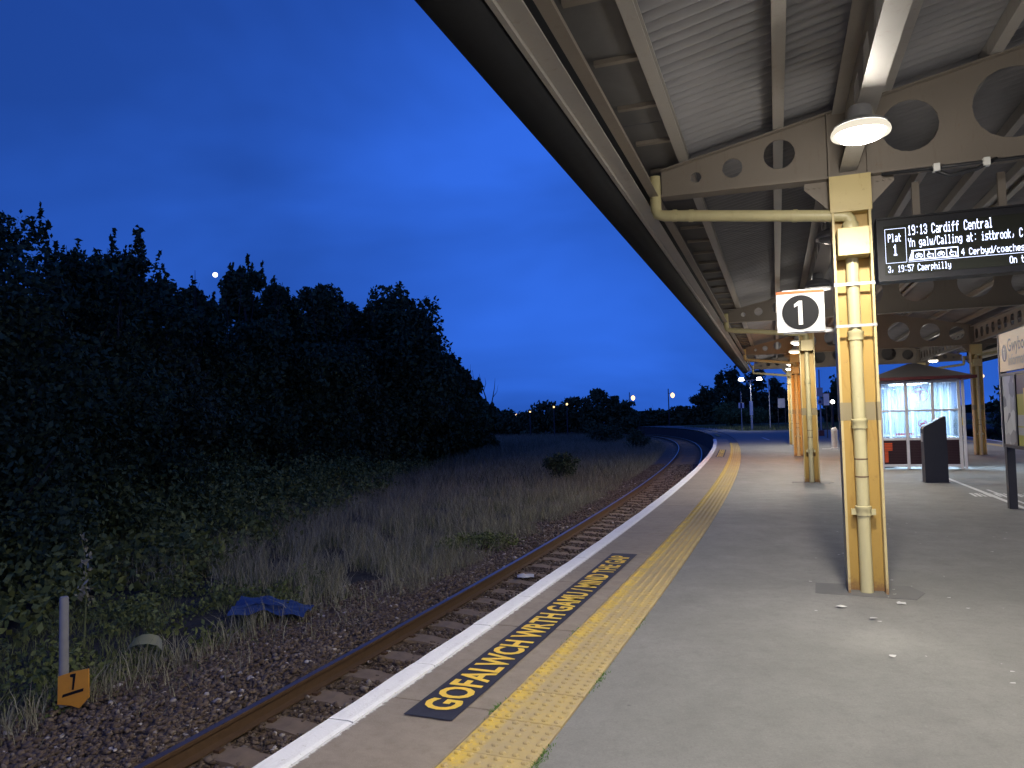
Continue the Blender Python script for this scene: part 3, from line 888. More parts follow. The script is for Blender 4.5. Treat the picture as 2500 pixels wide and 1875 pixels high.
# ------------------------------------------------------------------ canopy columns
col_labels = [
    ('canopy_column', 0, COLS[0], 'nearest cream canopy column, rust streaked, with junction box, grey band and tall drainpipe'),
    ('canopy_column', 0, COLS[1], 'second cream canopy column, standing just below the number 1 sign'),
    ('canopy_column', 0, COLS[2], 'third canopy column, glowing orange under the sodium lamp'),
    ('canopy_column', 0, COLS[3], 'farthest cream column of the left row at the end of the canopy'),
    ('canopy_column', 1, COLS[2], 'canopy column right of the glass shelter with a pale drainpipe'),
    ('canopy_column', 1, COLS[1], 'right row canopy column just outside the information board'),
    ('canopy_column', 1, COLS[3], 'right row canopy column hidden behind the glass shelter'),
]
def build_column():
    t = thing('canopy_column', col_labels[0][3], 'column', CW(0, 0), CR, 'cream steel columns of the platform canopy')
    h = 3.58
    b = MB()
    b.box(-.155, -.135, -.13, .13, 0, h).box(.135, .155, -.13, .13, 0, h)
    b.build('column_flange', M['cream'], t)
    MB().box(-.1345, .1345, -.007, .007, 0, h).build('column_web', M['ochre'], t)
    b = MB(); b.box(-.165, .165, -.14, .14, 3.26, h - .003); b.build('cap_plate', M['cream'], t)
    for sg in (-1, 1):
        b = MB(); b.prism([(sg * .166, h - .003), (sg * .36, h - .003), (sg * .36, h - .06), (sg * .166, h - .26)], 'y', -.006, .006)
        for k in range(3):
            b.box(sg * (.23 + .05 * k) - .011, sg * (.23 + .05 * k) + .011, -.02, .02, h - .055, h - .033)
        b.build('gusset', M['steel_dark'], t)
    # grey band
    b = MB(); b.box(-.158, -.132, -.133, .133, 1.46, 1.615).box(.132, .158, -.133, .133, 1.46, 1.615).box(-.131, .131, -.0095, .0095, 1.46, 1.615)
    b.build('painted_band', M['band'], t)
    # drainpipe
    r = .052; y = -.066
    b = MB(); b.tube([(-.005, y, .0), (-.005, y, 3.17)], r, 16)
    dp = b.build('drainpipe', M['pipe'], t, smooth=False, auto=50)
    for z in (.70, 1.44, 2.20):
        c = MB(); c.lathe([(r + .001, z - .05), (r + .011, z - .048), (r + .011, z + .0), (r + .014, z + .004), (r + .014, z + .028), (r + .004, z + .034)], 16, (-.005, y), cap=False)
        c.build('pipe_collar', M['pipe'], dp, auto=40)
    c = MB(); c.box(-.085, .075, -.03, -.014, .66, .70).box(-.1, -.06, y - .012, y + .012, .655, .705).box(.05, .09, y - .012, y + .012, .655, .705); c.build('pipe_bracket', M['pipe'], dp)
    c = MB()
    for z in (.98, 1.13):
        c.lathe([(r + .0015, z - .006), (r + .0025, z), (r + .0015, z + .006)], 16, (-.005, y), cap=False)
    c.build('pipe_joint', M['bolt'], dp)
    # junction box round the pipe head
    b = MB(); b.bbox(-.125, .125, -.235, -.012, 2.865, 3.10, .006); b.build('junction_box', M['cream'], t)
    c = MB(); c.lathe([(.062, 3.105), (.066, 3.12), (.066, 3.17), (.058, 3.18)], 16, (-.005, y)); c.build('pipe_neck', M['pipe'], dp, auto=40)
    # horizontal arm to the gutter
    p = []
    p += [(-.005, y, 3.17), (-.005, y, 3.20), (-.03, y, 3.235), (-.09, y, 3.245)]
    p += [(-1.2, y, 3.375), (-1.60, y, 3.42), (-1.655, y, 3.44), (-1.672, y, 3.49), (-1.675, y, 3.80)]
    b = MB(); b.tube(p, [r] * 4 + [r] * 5, 16)
    arm = b.build('drain_arm', M['pipe'], t, auto=50)
    c = MB()
    for x in (-1.50, -1.35, -.45):
        z = 3.245 + (-.09 - x) / 1.11 * .13
        c.tube([(x - .02, y, z + .002), (x + .02, y, z - .002)], r + .006, 16)
    c.build('pipe_collar', M['pipe'], arm, auto=40)
    return t, dp
col0, _ = build_column()
# straps only on the column that carries the number sign
def straps():
    for z in (2.27, 2.63):
        b = MB(); b.box(-.158, -.06, -.137, -.131, z - .012, z + .012)
        b.box(.05, .158, -.137, -.131, z - .012, z + .012).box(-.161, -.1555, -.137, .137, z - .012, z + .012).box(.1555, .161, -.137, .137, z - .012, z + .012)
        b.box(-.06, .05, -.1325, -.1305, z - .012, z + .012)
        b.build('strap', M['strap'], col0)
_k = kids_of()
for nm, row, s, lab in col_labels[1:]:
    rz = CR if row == 0 else CR
    c = copy_tree(col0, _k, CW(ROW2 * row, s), rz, lab)
    if row == 1:
        c.scale = (-1, 1, 1)
straps()
# ground patches round the column feet
for row, s in ((0, COLS[0]), (0, COLS[1]), (1, COLS[2])):
    b = MB(); b.prism([(-.42, -.20), (.34, -.26), (.44, .0), (.36, .24), (-.40, .2)], 'z', -.01, .004)
    o = b.build('asphalt_patch', M['patch'], platform); o.matrix_world = Matrix.Translation(CW(ROW2 * row, s)) @ Matrix.Rotation(CR, 4, 'Z')

# ------------------------------------------------------------------ canopy lamps
def lamp_proto(lens, name='canopy_lamp'):
    b = MB(); b.lathe([(.05, .20), (.075, .195), (.085, .17), (.09, .11), (.15, .085), (.19, .062), (.193, .05), (.185, .05)], 28, cap=False)
    n = len(b.v)
    b.f.append(tuple(range(27, -1, -1)))
    body = b.mesh('housing', M['lamp_body'], smooth=True)
    auto_smooth(body, 35)
    c = MB(); c.lathe([(.175, .012), (.172, -.004), (.15, -.028), (.10, -.044), (.03, -.05)], 28); lm = c.mesh('lens', lens, smooth=True)
    k = MB(); k.lathe([(.19, .049), (.208, .03), (.214, .008), (.208, -.006), (.178, .008)], 28, cap=False); sk = k.mesh('skirt', M['lamp_skirt'] if lens != M['lamp_dark'] else M['lamp_body'], smooth=True)  # added ring round the lens; on lit lamps it emits to imitate housing glow
    return body, lm, sk
LB, L_ON, SK_ON = lamp_proto(M['lamp_on']); _, L_OFF, SK_OFF = lamp_proto(M['lamp_dark']); _, L_OR, _ = lamp_proto(M['lamp_orange'])
def canopy_lamp(l, s, state, label, watts=None, col=LAMP_COL):
    z = 3.45
    t = thing('canopy_lamp', label, 'lamp', CW(l, s, z), CR, 'round lamps under the canopy girders')
    h = link('housing', LB, t)
    h.scale = (.9, .9, 1.0)
    link('skirt', SK_OFF if state == 'off' else SK_ON, t).scale = (.9, .9, 1.0)
    link('lens', {'on': L_ON, 'off': L_OFF, 'or': L_OR}[state], t).scale = (.9, .9, 1.0)
    MB().box(-.03, .03, -.03, .03, .195, .195 + .002).build('mount', M['lamp_body'], t)
    if state != 'off':
        # the reflector throws most light down; the bowl of the lens lets a little out sideways
        for typ, e, zz in (('SPOT', 1.0, -.05), ('POINT', .075, -.12)):
            ld = bpy.data.lights.new('lamp_light', typ); ld.energy = (watts or LAMP_W) * e; ld.color = col
            ld.shadow_soft_size = .10
            if typ == 'SPOT': ld.spot_size = R(170); ld.spot_blend = .42
            lo = bpy.data.objects.new('lamp_light', ld); COL.objects.link(lo); lo.parent = t; lo.location = (0, 0, zz)
    return t
canopy_lamp(-.05, -1.5, 'on', 'large brightly lit round lamp under the girder, nearest the camera above the first column')
canopy_lamp(0, 1.8, 'off', 'unlit round lamp seen just behind the top of the nearest column')
canopy_lamp(0, 5.1, 'off', 'unlit round lamp just above the number 1 sign')
canopy_lamp(0, 8.4, 'on', 'lit round lamp behind the number 1 sign')
canopy_lamp(0, 11.7, 'on', 'lit round lamp just past the second column, behind the sign')
canopy_lamp(-.05, 15.0, 'on', 'lit white round lamp, upper of the two glowing left of the second column')
canopy_lamp(-.05, 18.3, 'or', 'orange glowing sodium lamp in front of the third column', 650, (1.0, .42, .10))
canopy_lamp(-.05, 25.0, 'on', 'small lit lamp past the third column, upper of the far pair')
canopy_lamp(-.05, 28.4, 'on', 'farthest lit lamp of the left row at the canopy end')
canopy_lamp(ROW2, 14.6, 'on', 'lit lamp of the right row just over the information board', LAMP_W * .5)
canopy_lamp(ROW2 - .1, 26.9, 'on', 'lit lamp over the roof of the glass shelter')
canopy_lamp(-.05, -4.9, 'on', 'lit round lamp of the left row behind the camera')
canopy_lamp(-.05, -8.2, 'on', 'farthest lit lamp of the left row behind the camera')
canopy_lamp(ROW2, -1.5, 'on', 'lit lamp of the right row beside the first pair of columns')
canopy_lamp(ROW2, -6.5, 'on', 'lit lamp of the right row behind the camera')

# ------------------------------------------------------------------ departure board
FONT = {
 ' ': [], '1': ['..#..', '.##..', '..#..', '..#..', '..#..', '..#..', '.###.'], '9': ['.###.', '#...#', '#...#', '.####', '....#', '....#', '.###.'],
 '3': ['.###.', '#...#', '....#', '..##.', '....#', '#...#', '.###.'], '4': ['...#.', '..##.', '.#.#.', '#..#.', '#####', '...#.', '...#.'],
 '5': ['#####', '#....', '####.', '....#', '....#', '#...#', '.###.'], '7': ['#####', '....#', '...#.', '..#..', '..#..', '.#...', '.#...'],
 ':': ['.....', '..#..', '.....', '.....', '.....', '..#..', '.....'], ',': ['.....', '.....', '.....', '.....', '..#..', '..#..', '.#...'],
 '/': ['....#', '...#.', '...#.', '..#..', '.#...', '.#...', '#....'], 'C': ['.###.', '#...#', '#....', '#....', '#....', '#...#', '.###.'],
 'Y': ['#...#', '#...#', '.#.#.', '..#..', '..#..', '..#..', '..#..'], 'P': ['####.', '#...#', '#...#', '####.', '#....', '#....', '#....'],
 'O': ['.###.', '#...#', '#...#', '#...#', '#...#', '#...#', '.###.'],
 'a': ['.....', '.....', '.###.', '....#', '.####', '#...#', '.####'], 'b': ['#....', '#....', '####.', '#...#', '#...#', '#...#', '####.'],
 'c': ['.....', '.....', '.###.', '#....', '#....', '#....', '.###.'], 'd': ['....#', '....#', '.####', '#...#', '#...#', '#...#', '.####'],
 'e': ['.....', '.....', '.###.', '#...#', '#####', '#....', '.###.'], 'f': ['..##.', '.#...', '####.', '.#...', '.#...', '.#...', '.#...'],
 'g': ['.....', '.....', '.####', '#...#', '#...#', '.####', '....#', '.###.'], 'h': ['#....', '#....', '####.', '#...#', '#...#', '#...#', '#...#'],
 'i': ['..#..', '.....', '.##..', '..#..', '..#..', '..#..', '.###.'], 'k': ['#....', '#....', '#..#.', '#.#..', '##...', '#.#..', '#..#.'],
 'l': ['.##..', '..#..', '..#..', '..#..', '..#..', '..#..', '.###.'], 'm': ['.....', '.....', '##.#.', '#.#.#', '#.#.#', '#.#.#', '#.#.#'],
 'n': ['.....', '.....', '####.', '#...#', '#...#', '#...#', '#...#'], 'o': ['.....', '.....', '.###.', '#...#', '#...#', '#...#', '.###.'],
 'p': ['.....', '.....', '####.', '#...#', '#...#', '####.', '#....', '#....'], 'r': ['.....', '.....', '#.##.', '##...', '#....', '#....', '#....'],
 's': ['.....', '.....', '.####', '#....', '.###.', '....#', '####.'], 't': ['.#...', '.#...', '####.', '.#...', '.#...', '.#...', '..##.'],
 'w': ['.....', '.....', '#...#', '#...#', '#.#.#', '#.#.#', '.#.#.'], 'y': ['.....', '.....', '#...#', '#...#', '#...#', '.####', '....#', '.###.'],
}
def led_line(b, text, u, v, pitch, cap, z=.0):
    """u from the left, v from the top, board local metres; y- is the face"""
    dx, dy = pitch / 5.9, cap / 7
    for ch in text:
        for r, rowp in enumerate(FONT[ch]):
            k = 0
            while k < len(rowp):
                if rowp[k] == '#':
                    e = k
                    while e + 1 < len(rowp) and rowp[e + 1] == '#': e += 1
                    b.add([(u + k * dx, z, -(v + r * dy)), (u + (e + 1.12) * dx, z, -(v + r * dy)), (u + (e + 1.12) * dx, z, -(v + (r + .93) * dy)), (u + k * dx, z, -(v + (r + .93) * dy))], [(0, 1, 2, 3)])
                    k = e + 1
                else: k += 1
        u += pitch
def board():
    L0, W, Zt, H = .26, 1.32, 3.265, .548
    t = thing('departure_board', 'black hanging departure board with white LED train times beside the nearest column', 'departure board', CW(L0, .35, Zt), CR)
    b = MB(); b.prism([(.0, 0), (W, 0), (W, -H), (.0, -H)], 'y', .003, .16)
    b.build('case', M['black'], t)
    f = MB()
    f.box(-.012, W + .012, -.018, .17, .001, .015).box(-.012, W + .012, -.018, .17, -H - .015, -H - .001).box(-.014, -.001, -.018, .17, -H, 0).box(W + .001, W + .014, -.018, .17, -H, 0)
    f.build('frame', M['black'], t)
    s = MB(); s.box(.045, W - .03, -.004, .002, -.505, -.06); s.build('screen', M['screen'], t)
    d = MB(); z = -.0055
    def ln(u0, v0, u1, v1, w=.004):
        if abs(u1 - u0) > abs(v1 - v0): d.add([(u0, z, -v0 + w / 2), (u1, z, -v1 + w / 2), (u1, z, -v1 - w / 2), (u0, z, -v0 - w / 2)], [(0, 1, 2, 3)])
        else: d.add([(u0 - w / 2, z, -v0), (u0 + w / 2, z, -v0), (u1 + w / 2, z, -v1), (u1 - w / 2, z, -v1)], [(0, 1, 2, 3)])
    led_line(d, '19:13 Cardiff Central', .24, .072, .0315, .090, z)
    led_line(d, 'Yn galw/Calling at: istbrook, C', .24, .188, .0284, .080, z)
    led_line(d, '4 Cerbyd/coaches', .65, .322, .0300, .062, z)
    led_line(d, '3, 19:57 Caerphilly', .068, .425, .0264, .062, z)
    led_line(d, 'On time', 1.01, .425, .0285, .062, z)
    led_line(d, 'Plat', .078, .135, .028, .075, z)
    led_line(d, '1', .112, .235, .050, .10, z)
    ln(.055, .09, .222, .09, .003); ln(.055, .40, .222, .40, .003); ln(.055, .09, .055, .40, .003); ln(.222, .09, .222, .40, .003)
    ln(.235, .402, W - .05, .402, .003)
    # train pictogram of four coaches
    d.add([(.238, z, -.385), (.262, z, -.318), (.275, z, -.302), (.275, z, -.385)], [(0, 1, 2, 3)])
    ln(.262, .304, .625, .304, .009); ln(.24, .385, .63, .385, .010)
    for k in range(5): ln(.275 + .0875 * k, .30, .275 + .0875 * k, .388, .006)
    for k in range(4):
        x = .285 + .0875 * k; 
        if k % 2 == 0:
            for cx in (x + .018, x + .052):
                for a in range(8):
                    p0 = (cx + .013 * math.cos(a * PI / 4), .355 + .017 * math.sin(a * PI / 4)); p1 = (cx + .013 * math.cos((a + 1) * PI / 4), .355 + .017 * math.sin((a + 1) * PI / 4))
                    q0 = (cx + .008 * math.cos(a * PI / 4), .355 + .011 * math.sin(a * PI / 4)); q1 = (cx + .008 * math.cos((a + 1) * PI / 4), .355 + .011 * math.sin((a + 1) * PI / 4))
                    d.add([(p0[0], z, -p0[1]), (p1[0], z, -p1[1]), (q1[0], z, -q1[1]), (q0[0], z, -q0[1])], [(0, 1, 2, 3)])
            ln(x + .015, .335, x + .055, .335, .005); ln(x + .035, .325, x + .035, .36, .004)
        else:
            for a in range(6):
                p0 = (x + .03 + .020 * math.cos(a * PI / 4 + .6), .355 + .020 * math.sin(a * PI / 4 + .6)); p1 = (x + .03 + .020 * math.cos((a + 1) * PI / 4 + .6), .355 + .020 * math.sin((a + 1) * PI / 4 + .6))
                q0 = (x + .03 + .013 * math.cos(a * PI / 4 + .6), .355 + .013 * math.sin(a * PI / 4 + .6)); q1 = (x + .03 + .013 * math.cos((a + 1) * PI / 4 + .6), .355 + .013 * math.sin((a + 1) * PI / 4 + .6))
                d.add([(p0[0], z, -p0[1]), (p1[0], z, -p1[1]), (q1[0], z, -q1[1]), (q0[0], z, -q0[1])], [(0, 1, 2, 3)])
            ln(x + .026, .318, x + .026, .35, .007); ln(x + .026, .345, x + .062, .345, .006); ln(x + .06, .345, x + .06, .375, .006)
    d.build('led_text', M['led'], t)
    for u in (.33, 1.0):
        h = MB(); h.box(u - .03, u + .03, .06, .10, .016, .335 - .001).box(u - .06, u + .06, .03, .13, .016, .03); h.build('hanger', M['steel_dark'], t)
board()

# ------------------------------------------------------------------ platform number sign
def number_sign():
    w, h = .412, .378
    t = thing('platform_number_sign', 'square white sign with a black disc numbered 1 and an orange top stripe', 'sign', CW(-.43, .2, 2.468), CR)
    MB().bbox(-w / 2, w / 2, .0, .025, -h / 2, h / 2, .003).build('panel', M['sign_white'], t)
    MB().box(-w / 2 + .001, w / 2 - .001, -.003, -.0005, h / 2 - .026, h / 2 - .001).build('stripe', M['sign_orange'], t)
    b = MB(); vs, fs = plate(circ(0, -.012, .158, 48), [], .003); b.add([(x, z - .002, y) for x, y, z in vs], fs); b.build('disc', M['sign_black'], t)
    b = MB(); vs, fs = plate(circ(0, -.012, .164, 48), [circ(0, -.012, .161, 48)], .001); b.add([(x, z - .001, y) for x, y, z in vs], fs); b.build('disc_rim', M['sign_grey'], t)
    b = MB(); b.prism([(-.018, -.125), (.018, -.125), (.018, .095), (-.012, .095), (-.052, .065), (-.052, .035), (-.018, .055)], 'y', -.0068, -.0045); b.build('numeral', M['sign_white'], t)
    for z in (-.19, .19):
        b = MB(); b.box(-.15, .272, .027, .05, z - .012, z + .012); b.tube([(.05, .038, z + .02), (.27, .038, z + .02)], .007, 8); b.build('bracket', M['strap'], t)
number_sign()

# ------------------------------------------------------------------ glass waiting shelter
def shelter():
    W, D, H = 1.86, 3.1, 2.26
    t = thing('waiting_shelter', 'lit glass waiting shelter with grey hipped roof, white frame and maroon lower panels', 'shelter', CW(1.84, 14.3), CR)
    P = .07
    xs = [0, .60, 1.20, W - P]
    def post(x, y, w=P): MB().bbox(x, x + w, y, y + P, 0, H, .006).build('post', M['frame_white'], t)
    for x in xs: post(x, 0); post(x, D - P)
    for y in (1.0, 2.0): post(0, y); post(W - P, y)
    def rail(x0, x1, y0, y1, z0, z1): MB().box(x0, x1, y0, y1, z0, z1).build('rail', M['frame_white'], t)
    for y in (.004, D - P + .004):
        for a, c in zip(xs[:-1], xs[1:]):
            for z0, z1 in ((.06, .12), (.74, .80), (1.48, 1.52), (H - .06, H)):
                rail(a + P + .001, c - .001, y, y + P - .008, z0, z1)
            fr = y < .5
            if not fr or True:
                g = MB().box(a + P + .002, c - .002, y + .03, y + .036, .802, 1.478); g.build('pane', M['glass' if fr else 'frost'], t)
                g = MB().box(a + P + .002, c - .002, y + .03, y + .036, 1.522, H - .062); g.build('pane', M['glass' if fr else 'frost'], t)
            s = MB().box(a + P + .002, c - .002, y + .045, y + .05, .122, .738)
            k = .13
            while k < .73:
                s.box(a + P + .003, c - .003, y + .012, y + .044, k, k + .026); k += .041
            s.build('louvre_panel', M['slat'], t)
    ys = [0, 1.0, 2.0, D - P]
    for x in (.004, W - P + .004):
        for a, c in zip(ys[:-1], ys[1:]):
            for z0, z1 in ((.06, .12), (.74, .80), (1.48, 1.52), (H - .06, H)):
                rail(x, x + P - .008, a + P + .001, c - .001, z0, z1)
            if x > 1 and a < .5: continue        # doorway on the right side
            MB().box(x + .03, x + .036, a + P + .002, c - .002, .802, 1.478).build('pane', M['frost'], t)
            MB().box(x + .03, x + .036, a + P + .002, c - .002, 1.522, H - .062).build('pane', M['frost'], t)
            MB().box(x + .03, x + .036, a + P + .002, c - .002, .122, .738).build('louvre_panel', M['slat'], t)
    # half-open door leaf on the right front corner
    d = MB(); d.bbox(W + .02, W + .08, -.05, .03, .02, H - .02, .006)
    leaf = d.build('door', M['frame_white'], t)
    MB().box(W + .012, W + .019, -.03, .01, 1.1, 1.3).build('handle', M['gold'], leaf)
    # roof: hipped with a maroon eaves trim
    o = .30; z0 = H + .015
    x0, x1, y0, y1 = -o, W + o, -o, D + o
    rz = z0 + .47
    b = MB()
    cx = W / 2
    b.add([(x0, y0, z0 + .06), (x1, y0, z0 + .06), (x1, y1, z0 + .06), (x0, y1, z0 + .06), (cx - .1, y0 + 1.0, rz), (cx + .1, y0 + 1.0, rz), (cx + .1, y1 - 1.0, rz), (cx - .1, y1 - 1.0, rz)],
          [(0, 1, 5, 4), (1, 2, 6, 5), (2, 3, 7, 6), (3, 0, 4, 7), (4, 5, 6, 7), (3, 2, 1, 0)])
    rf = b.build('roof', M['roof_grey'], t)
    b = MB(); e = .02
    b.box(x0 - e, x1 + e, y0 - e, y0 - .001, z0, z0 + .075).box(x0 - e, x1 + e, y1 + .001, y1 + e, z0, z0 + .075).box(x0 - e, x0 - .001, y0, y1, z0, z0 + .075).box(x1 + .001, x1 + e, y0, y1, z0, z0 + .075)
    b.build('eaves_trim', M['roof_trim'], rf)
    MB().box(.01, W - .01, .01, D - .01, H + .001, H + .012).build('ceiling', M['ceiling'], t)
    # three tube lights on the ceiling
    for k, y in enumerate((.55, 1.35, 2.2)):
        MB().bbox(.55, 1.25, y, y + .16, H - .05, H - .002, .004).build('ceiling_light', M['shelter_tube'], t)
        ld = bpy.data.lights.new('tube_light', 'AREA'); ld.shape = 'RECTANGLE'; ld.size = .7; ld.size_y = .16; ld.energy = 115; ld.color = (.50, .74, 1.0)
        lo = bpy.data.objects.new('tube_light', ld); COL.objects.link(lo); lo.parent = t; lo.location = (.9, y + .08, H - .07)
    # bench
    b = MB(); b.bbox(.12, .50, .5, 2.6, .42, .46, .01).box(.2, .26, .7, .76, .01, .419).box(.2, .26, 2.3, 2.36, .01, .419); b.build('bench', M['frame_white'], t)
    # red marks on the glass and the orange T of the lower panel
    yf = .029
    b = MB(); cxl, czl = .955, 1.89; vs, fs = plate(circ(cxl, czl, .205, 40), [circ(cxl, czl, .19, 40)], .002); b.add([(x, z + yf, y) for x, y, z in vs], fs)
    for k in range(4): b.box(cxl - .12, cxl + .12, yf - .002, yf + .001, czl + .105 - k * .02, czl + .117 - k * .02)
    for k in range(10): b.box(cxl - .035, cxl + .035, yf - .002, yf + .001, czl + .025 - k * .02, czl + .037 - k * .02)
    b.build('glass_logo', M['red'], t)
    b = MB(); cz2, cx2 = 1.16, .99; vs, fs = plate(circ(cx2, cz2, .10, 28), [circ(cx2, cz2, .085, 28)], .002); b.add([(x, z + yf, y) for x, y, z in vs], fs)
    b.prism([(cx2 - .07, cz2 - .055), (cx2 - .055, cz2 - .07), (cx2 + .07, cz2 + .055), (cx2 + .055, cz2 + .07)], 'y', yf - .002, yf + .001)
    b.box(cx2 - .055, cx2 + .055, yf - .003, yf + .001, cz2 - .012, cz2 + .012)
    b.build('no_smoking_symbol', M['red'], t)
    b = MB()
    for k in range(11):
        x = .37 + k * .038
        if .60 < x + .02 and x < .672: continue
        b.box(x, x + .024, yf - .002, yf + .001, .86, .92)
    b.build('glass_notice', M['red'], t)
    b = MB()
    for k in range(5): b.box(.085, .265, -.004, .011, .64 - k * .041 + .0, .64 - k * .041 + .03)
    for k in range(10): b.box(.085, .165, -.004, .011, .435 - k * .029, .435 - k * .029 + .023)
    b.build('panel_letter', M['slat_orange'], t)
shelter()

# ------------------------------------------------------------------ slanted help totem
def totem():
    t = thing('information_lectern', 'black slanted-top information lectern standing in front of the glass shelter', 'lectern', CW(2.40, 10.5), CR + R(3))
    b = MB(); b.prism([(-.215, 0), (.215, 0), (.215, 1.37), (.19, 1.375), (-.20, 1.155), (-.215, 1.12)], 'y', -.10, .16)
    b.build('body', M['black'], t)
    b = MB(); b.add([(.185, -.085, 1.377), (.185, .145, 1.377), (-.185, .145, 1.169), (-.185, -.085, 1.169)], [(0, 1, 2, 3)])
    b.add([(.18, -.07, 1.380), (.18, .13, 1.380), (-.18, .13, 1.177), (-.18, -.07, 1.177)], [(0, 1, 2, 3)]); b.build('sloping_panel', M['pgrey'], t)
    MB().box(-.222, -.2155, -.03, .10, .85, 1.02).build('call_panel', M['strap'], t)
    MB().box(-.235, .235, -.12, .18, 0, .012).build('base_plate', M['frame_dark'], t)
totem()

# ------------------------------------------------------------------ information board on posts (parallel to the platform)
def info_board():
    t = thing('information_board', 'two-post information board headed Gwybodaeth with poster cases, at the right edge', 'notice board', CW(2.64, 6.1), CR)
    # local: y runs along the platform, negative y towards the camera; the face looks to -x
    Lb = 2.75
    for y in (-.0, -Lb + .0):
        MB().bbox(-.055, .055, y - .065, y + .065, 0, .94, .006).build('post', M['frame_dark'], t)
    f = MB()
    f.box(-.045, .045, -Lb - .10, .14, .925, .975).box(-.045, .045, -Lb - .10, .14, 2.005, 2.05)
    for y0, y1 in ((.09, .14), (-.60, -.53), (-1.42, -1.35), (-2.2, -2.13), (-Lb - .10, -Lb - .05)): f.box(-.044, .044, y0, y1, .976, 2.004)
    f.build('frame', M['frame_dark'], t)
    e = MB(); e.box(-.05, .05, .142, .165, .925, 2.66); e.build('edge_trim', M['frame_white'], t)
    h = MB(); h.box(-.035, .035, -Lb - .10, .141, 2.075, 2.655); hd = h.build('header_panel', M['header'], t)
    fb = MB(); fb.box(-.04, .04, .10, .141, 2.051, 2.074).box(-.04, .04, -Lb - .1, -Lb - .05, 2.051, 2.074); fb.build('header_clip', M['frame_dark'], t)
    # letters read left to right from the far end towards the camera
    def put(vs, fs, y0, z0, x, mat, nm, par):
        b = MB(); b.add([(x, y0 - q[0], z0 + q[1]) for q in vs], fs); b.build(nm, mat, par)
    vs, fs = text_geo('Gwybodaeth', .27, .002); put(vs, fs, -.30, 2.36, -.0375, M['sign_blue'], 'lettering', hd)
    vs, fs = text_geo('Information', .23, .001); put(vs, fs, -.30, 2.155, -.0375, M['sign_grey'], 'lettering', hd)
    vs, fs = plate(circ(0, 0, .13, 36), [], .002); b = MB(); b.add([(-.037 - q[2] * .5, -.13 + -q[0], 2.35 + q[1]) for q in vs], fs); b.build('information_symbol', M['sign_blue'], hd)
    vs, fs = text_geo('i', .26, .006, align='CENTER'); put(vs, fs, -.13, 2.255, -.0395, M['sign_white'], 'symbol_letter', hd)
    # poster cases
    MB().box(-.03, .03, -.529, .089, .977, 2.003).build('poster', M['poster'], t)
    p = MB(); p.box(-.03, .03, -1.349, -.601, .977, 2.003); pp = p.build('poster', M['olive'], t)
    x = -.0315
    for nm, y0, y1, z0, z1, m in (('poster_band', -1.345, -.605, 1.72, 1.995, 'purple'), ('poster_band', -1.345, -.605, 1.26, 1.42, 'pgrey'), ('poster_band', -1.345, -.605, 1.13, 1.24, 'pgrey'), ('poster_figure', -1.1, -.93, 1.30, 1.80, 'gold')):
        MB().box(x - (.003 if m == 'gold' else .0), x + .001, y0, y1, z0, z1).build(nm, M[m], pp)
    for y0, y1 in ((-2.129, -1.421), (-Lb - .049, -2.201)):
        MB().box(-.03, .03, y0, y1, .977, 2.003).build('poster', M['pgrey'], t)
info_board()

# ------------------------------------------------------------------ painted lines on the platform
def lines():
    t = thing('painted_line', 'double white painted line running along the platform past the information board', 'floor marking')
    b = MB(); b.box(2.76, 2.84, -4, 12.6, .003, .004); b.box(2.95, 3.0, -4, 9, .003, .004)
    o = b.build('line', M['white_line'], t); o.matrix_world = Matrix.Translation(CW(0, 0)) @ Matrix.Rotation(CR, 4, 'Z')
    t = thing('painted_marking', 'worn white lettering painted across the white line near the information board post', 'floor marking')
    b = MB()
    r2 = random.Random(3)
    for k in range(15):
        l = 2.5 + k * .075; q = r2.uniform(-.02, .02)
        b.add([(l, 7.75 + q, .0055), (l + .045, 7.75 + q, .0055), (l + .07 + r2.uniform(-.04, .04), 8.3 - q, .0055), (l + .02, 8.3 - q, .0055)], [(0, 1, 2, 3)])
    o = b.build('lettering', M['white_line'], t); o.matrix_world = Matrix.Translation(CW(0, 0)) @ Matrix.Rotation(CR, 4, 'Z')
    t = thing('painted_line', 'short worn white line on the far platform beyond the canopy', 'floor marking')
    b = MB(); b.box(-.06, .06, -2.2, 2.2, .003, .004); o = b.build('line', M['white_line'], t)
    t.location = (14.7, 43.3, 0); t.rotation_euler = (0, 0, -R(14))
lines()

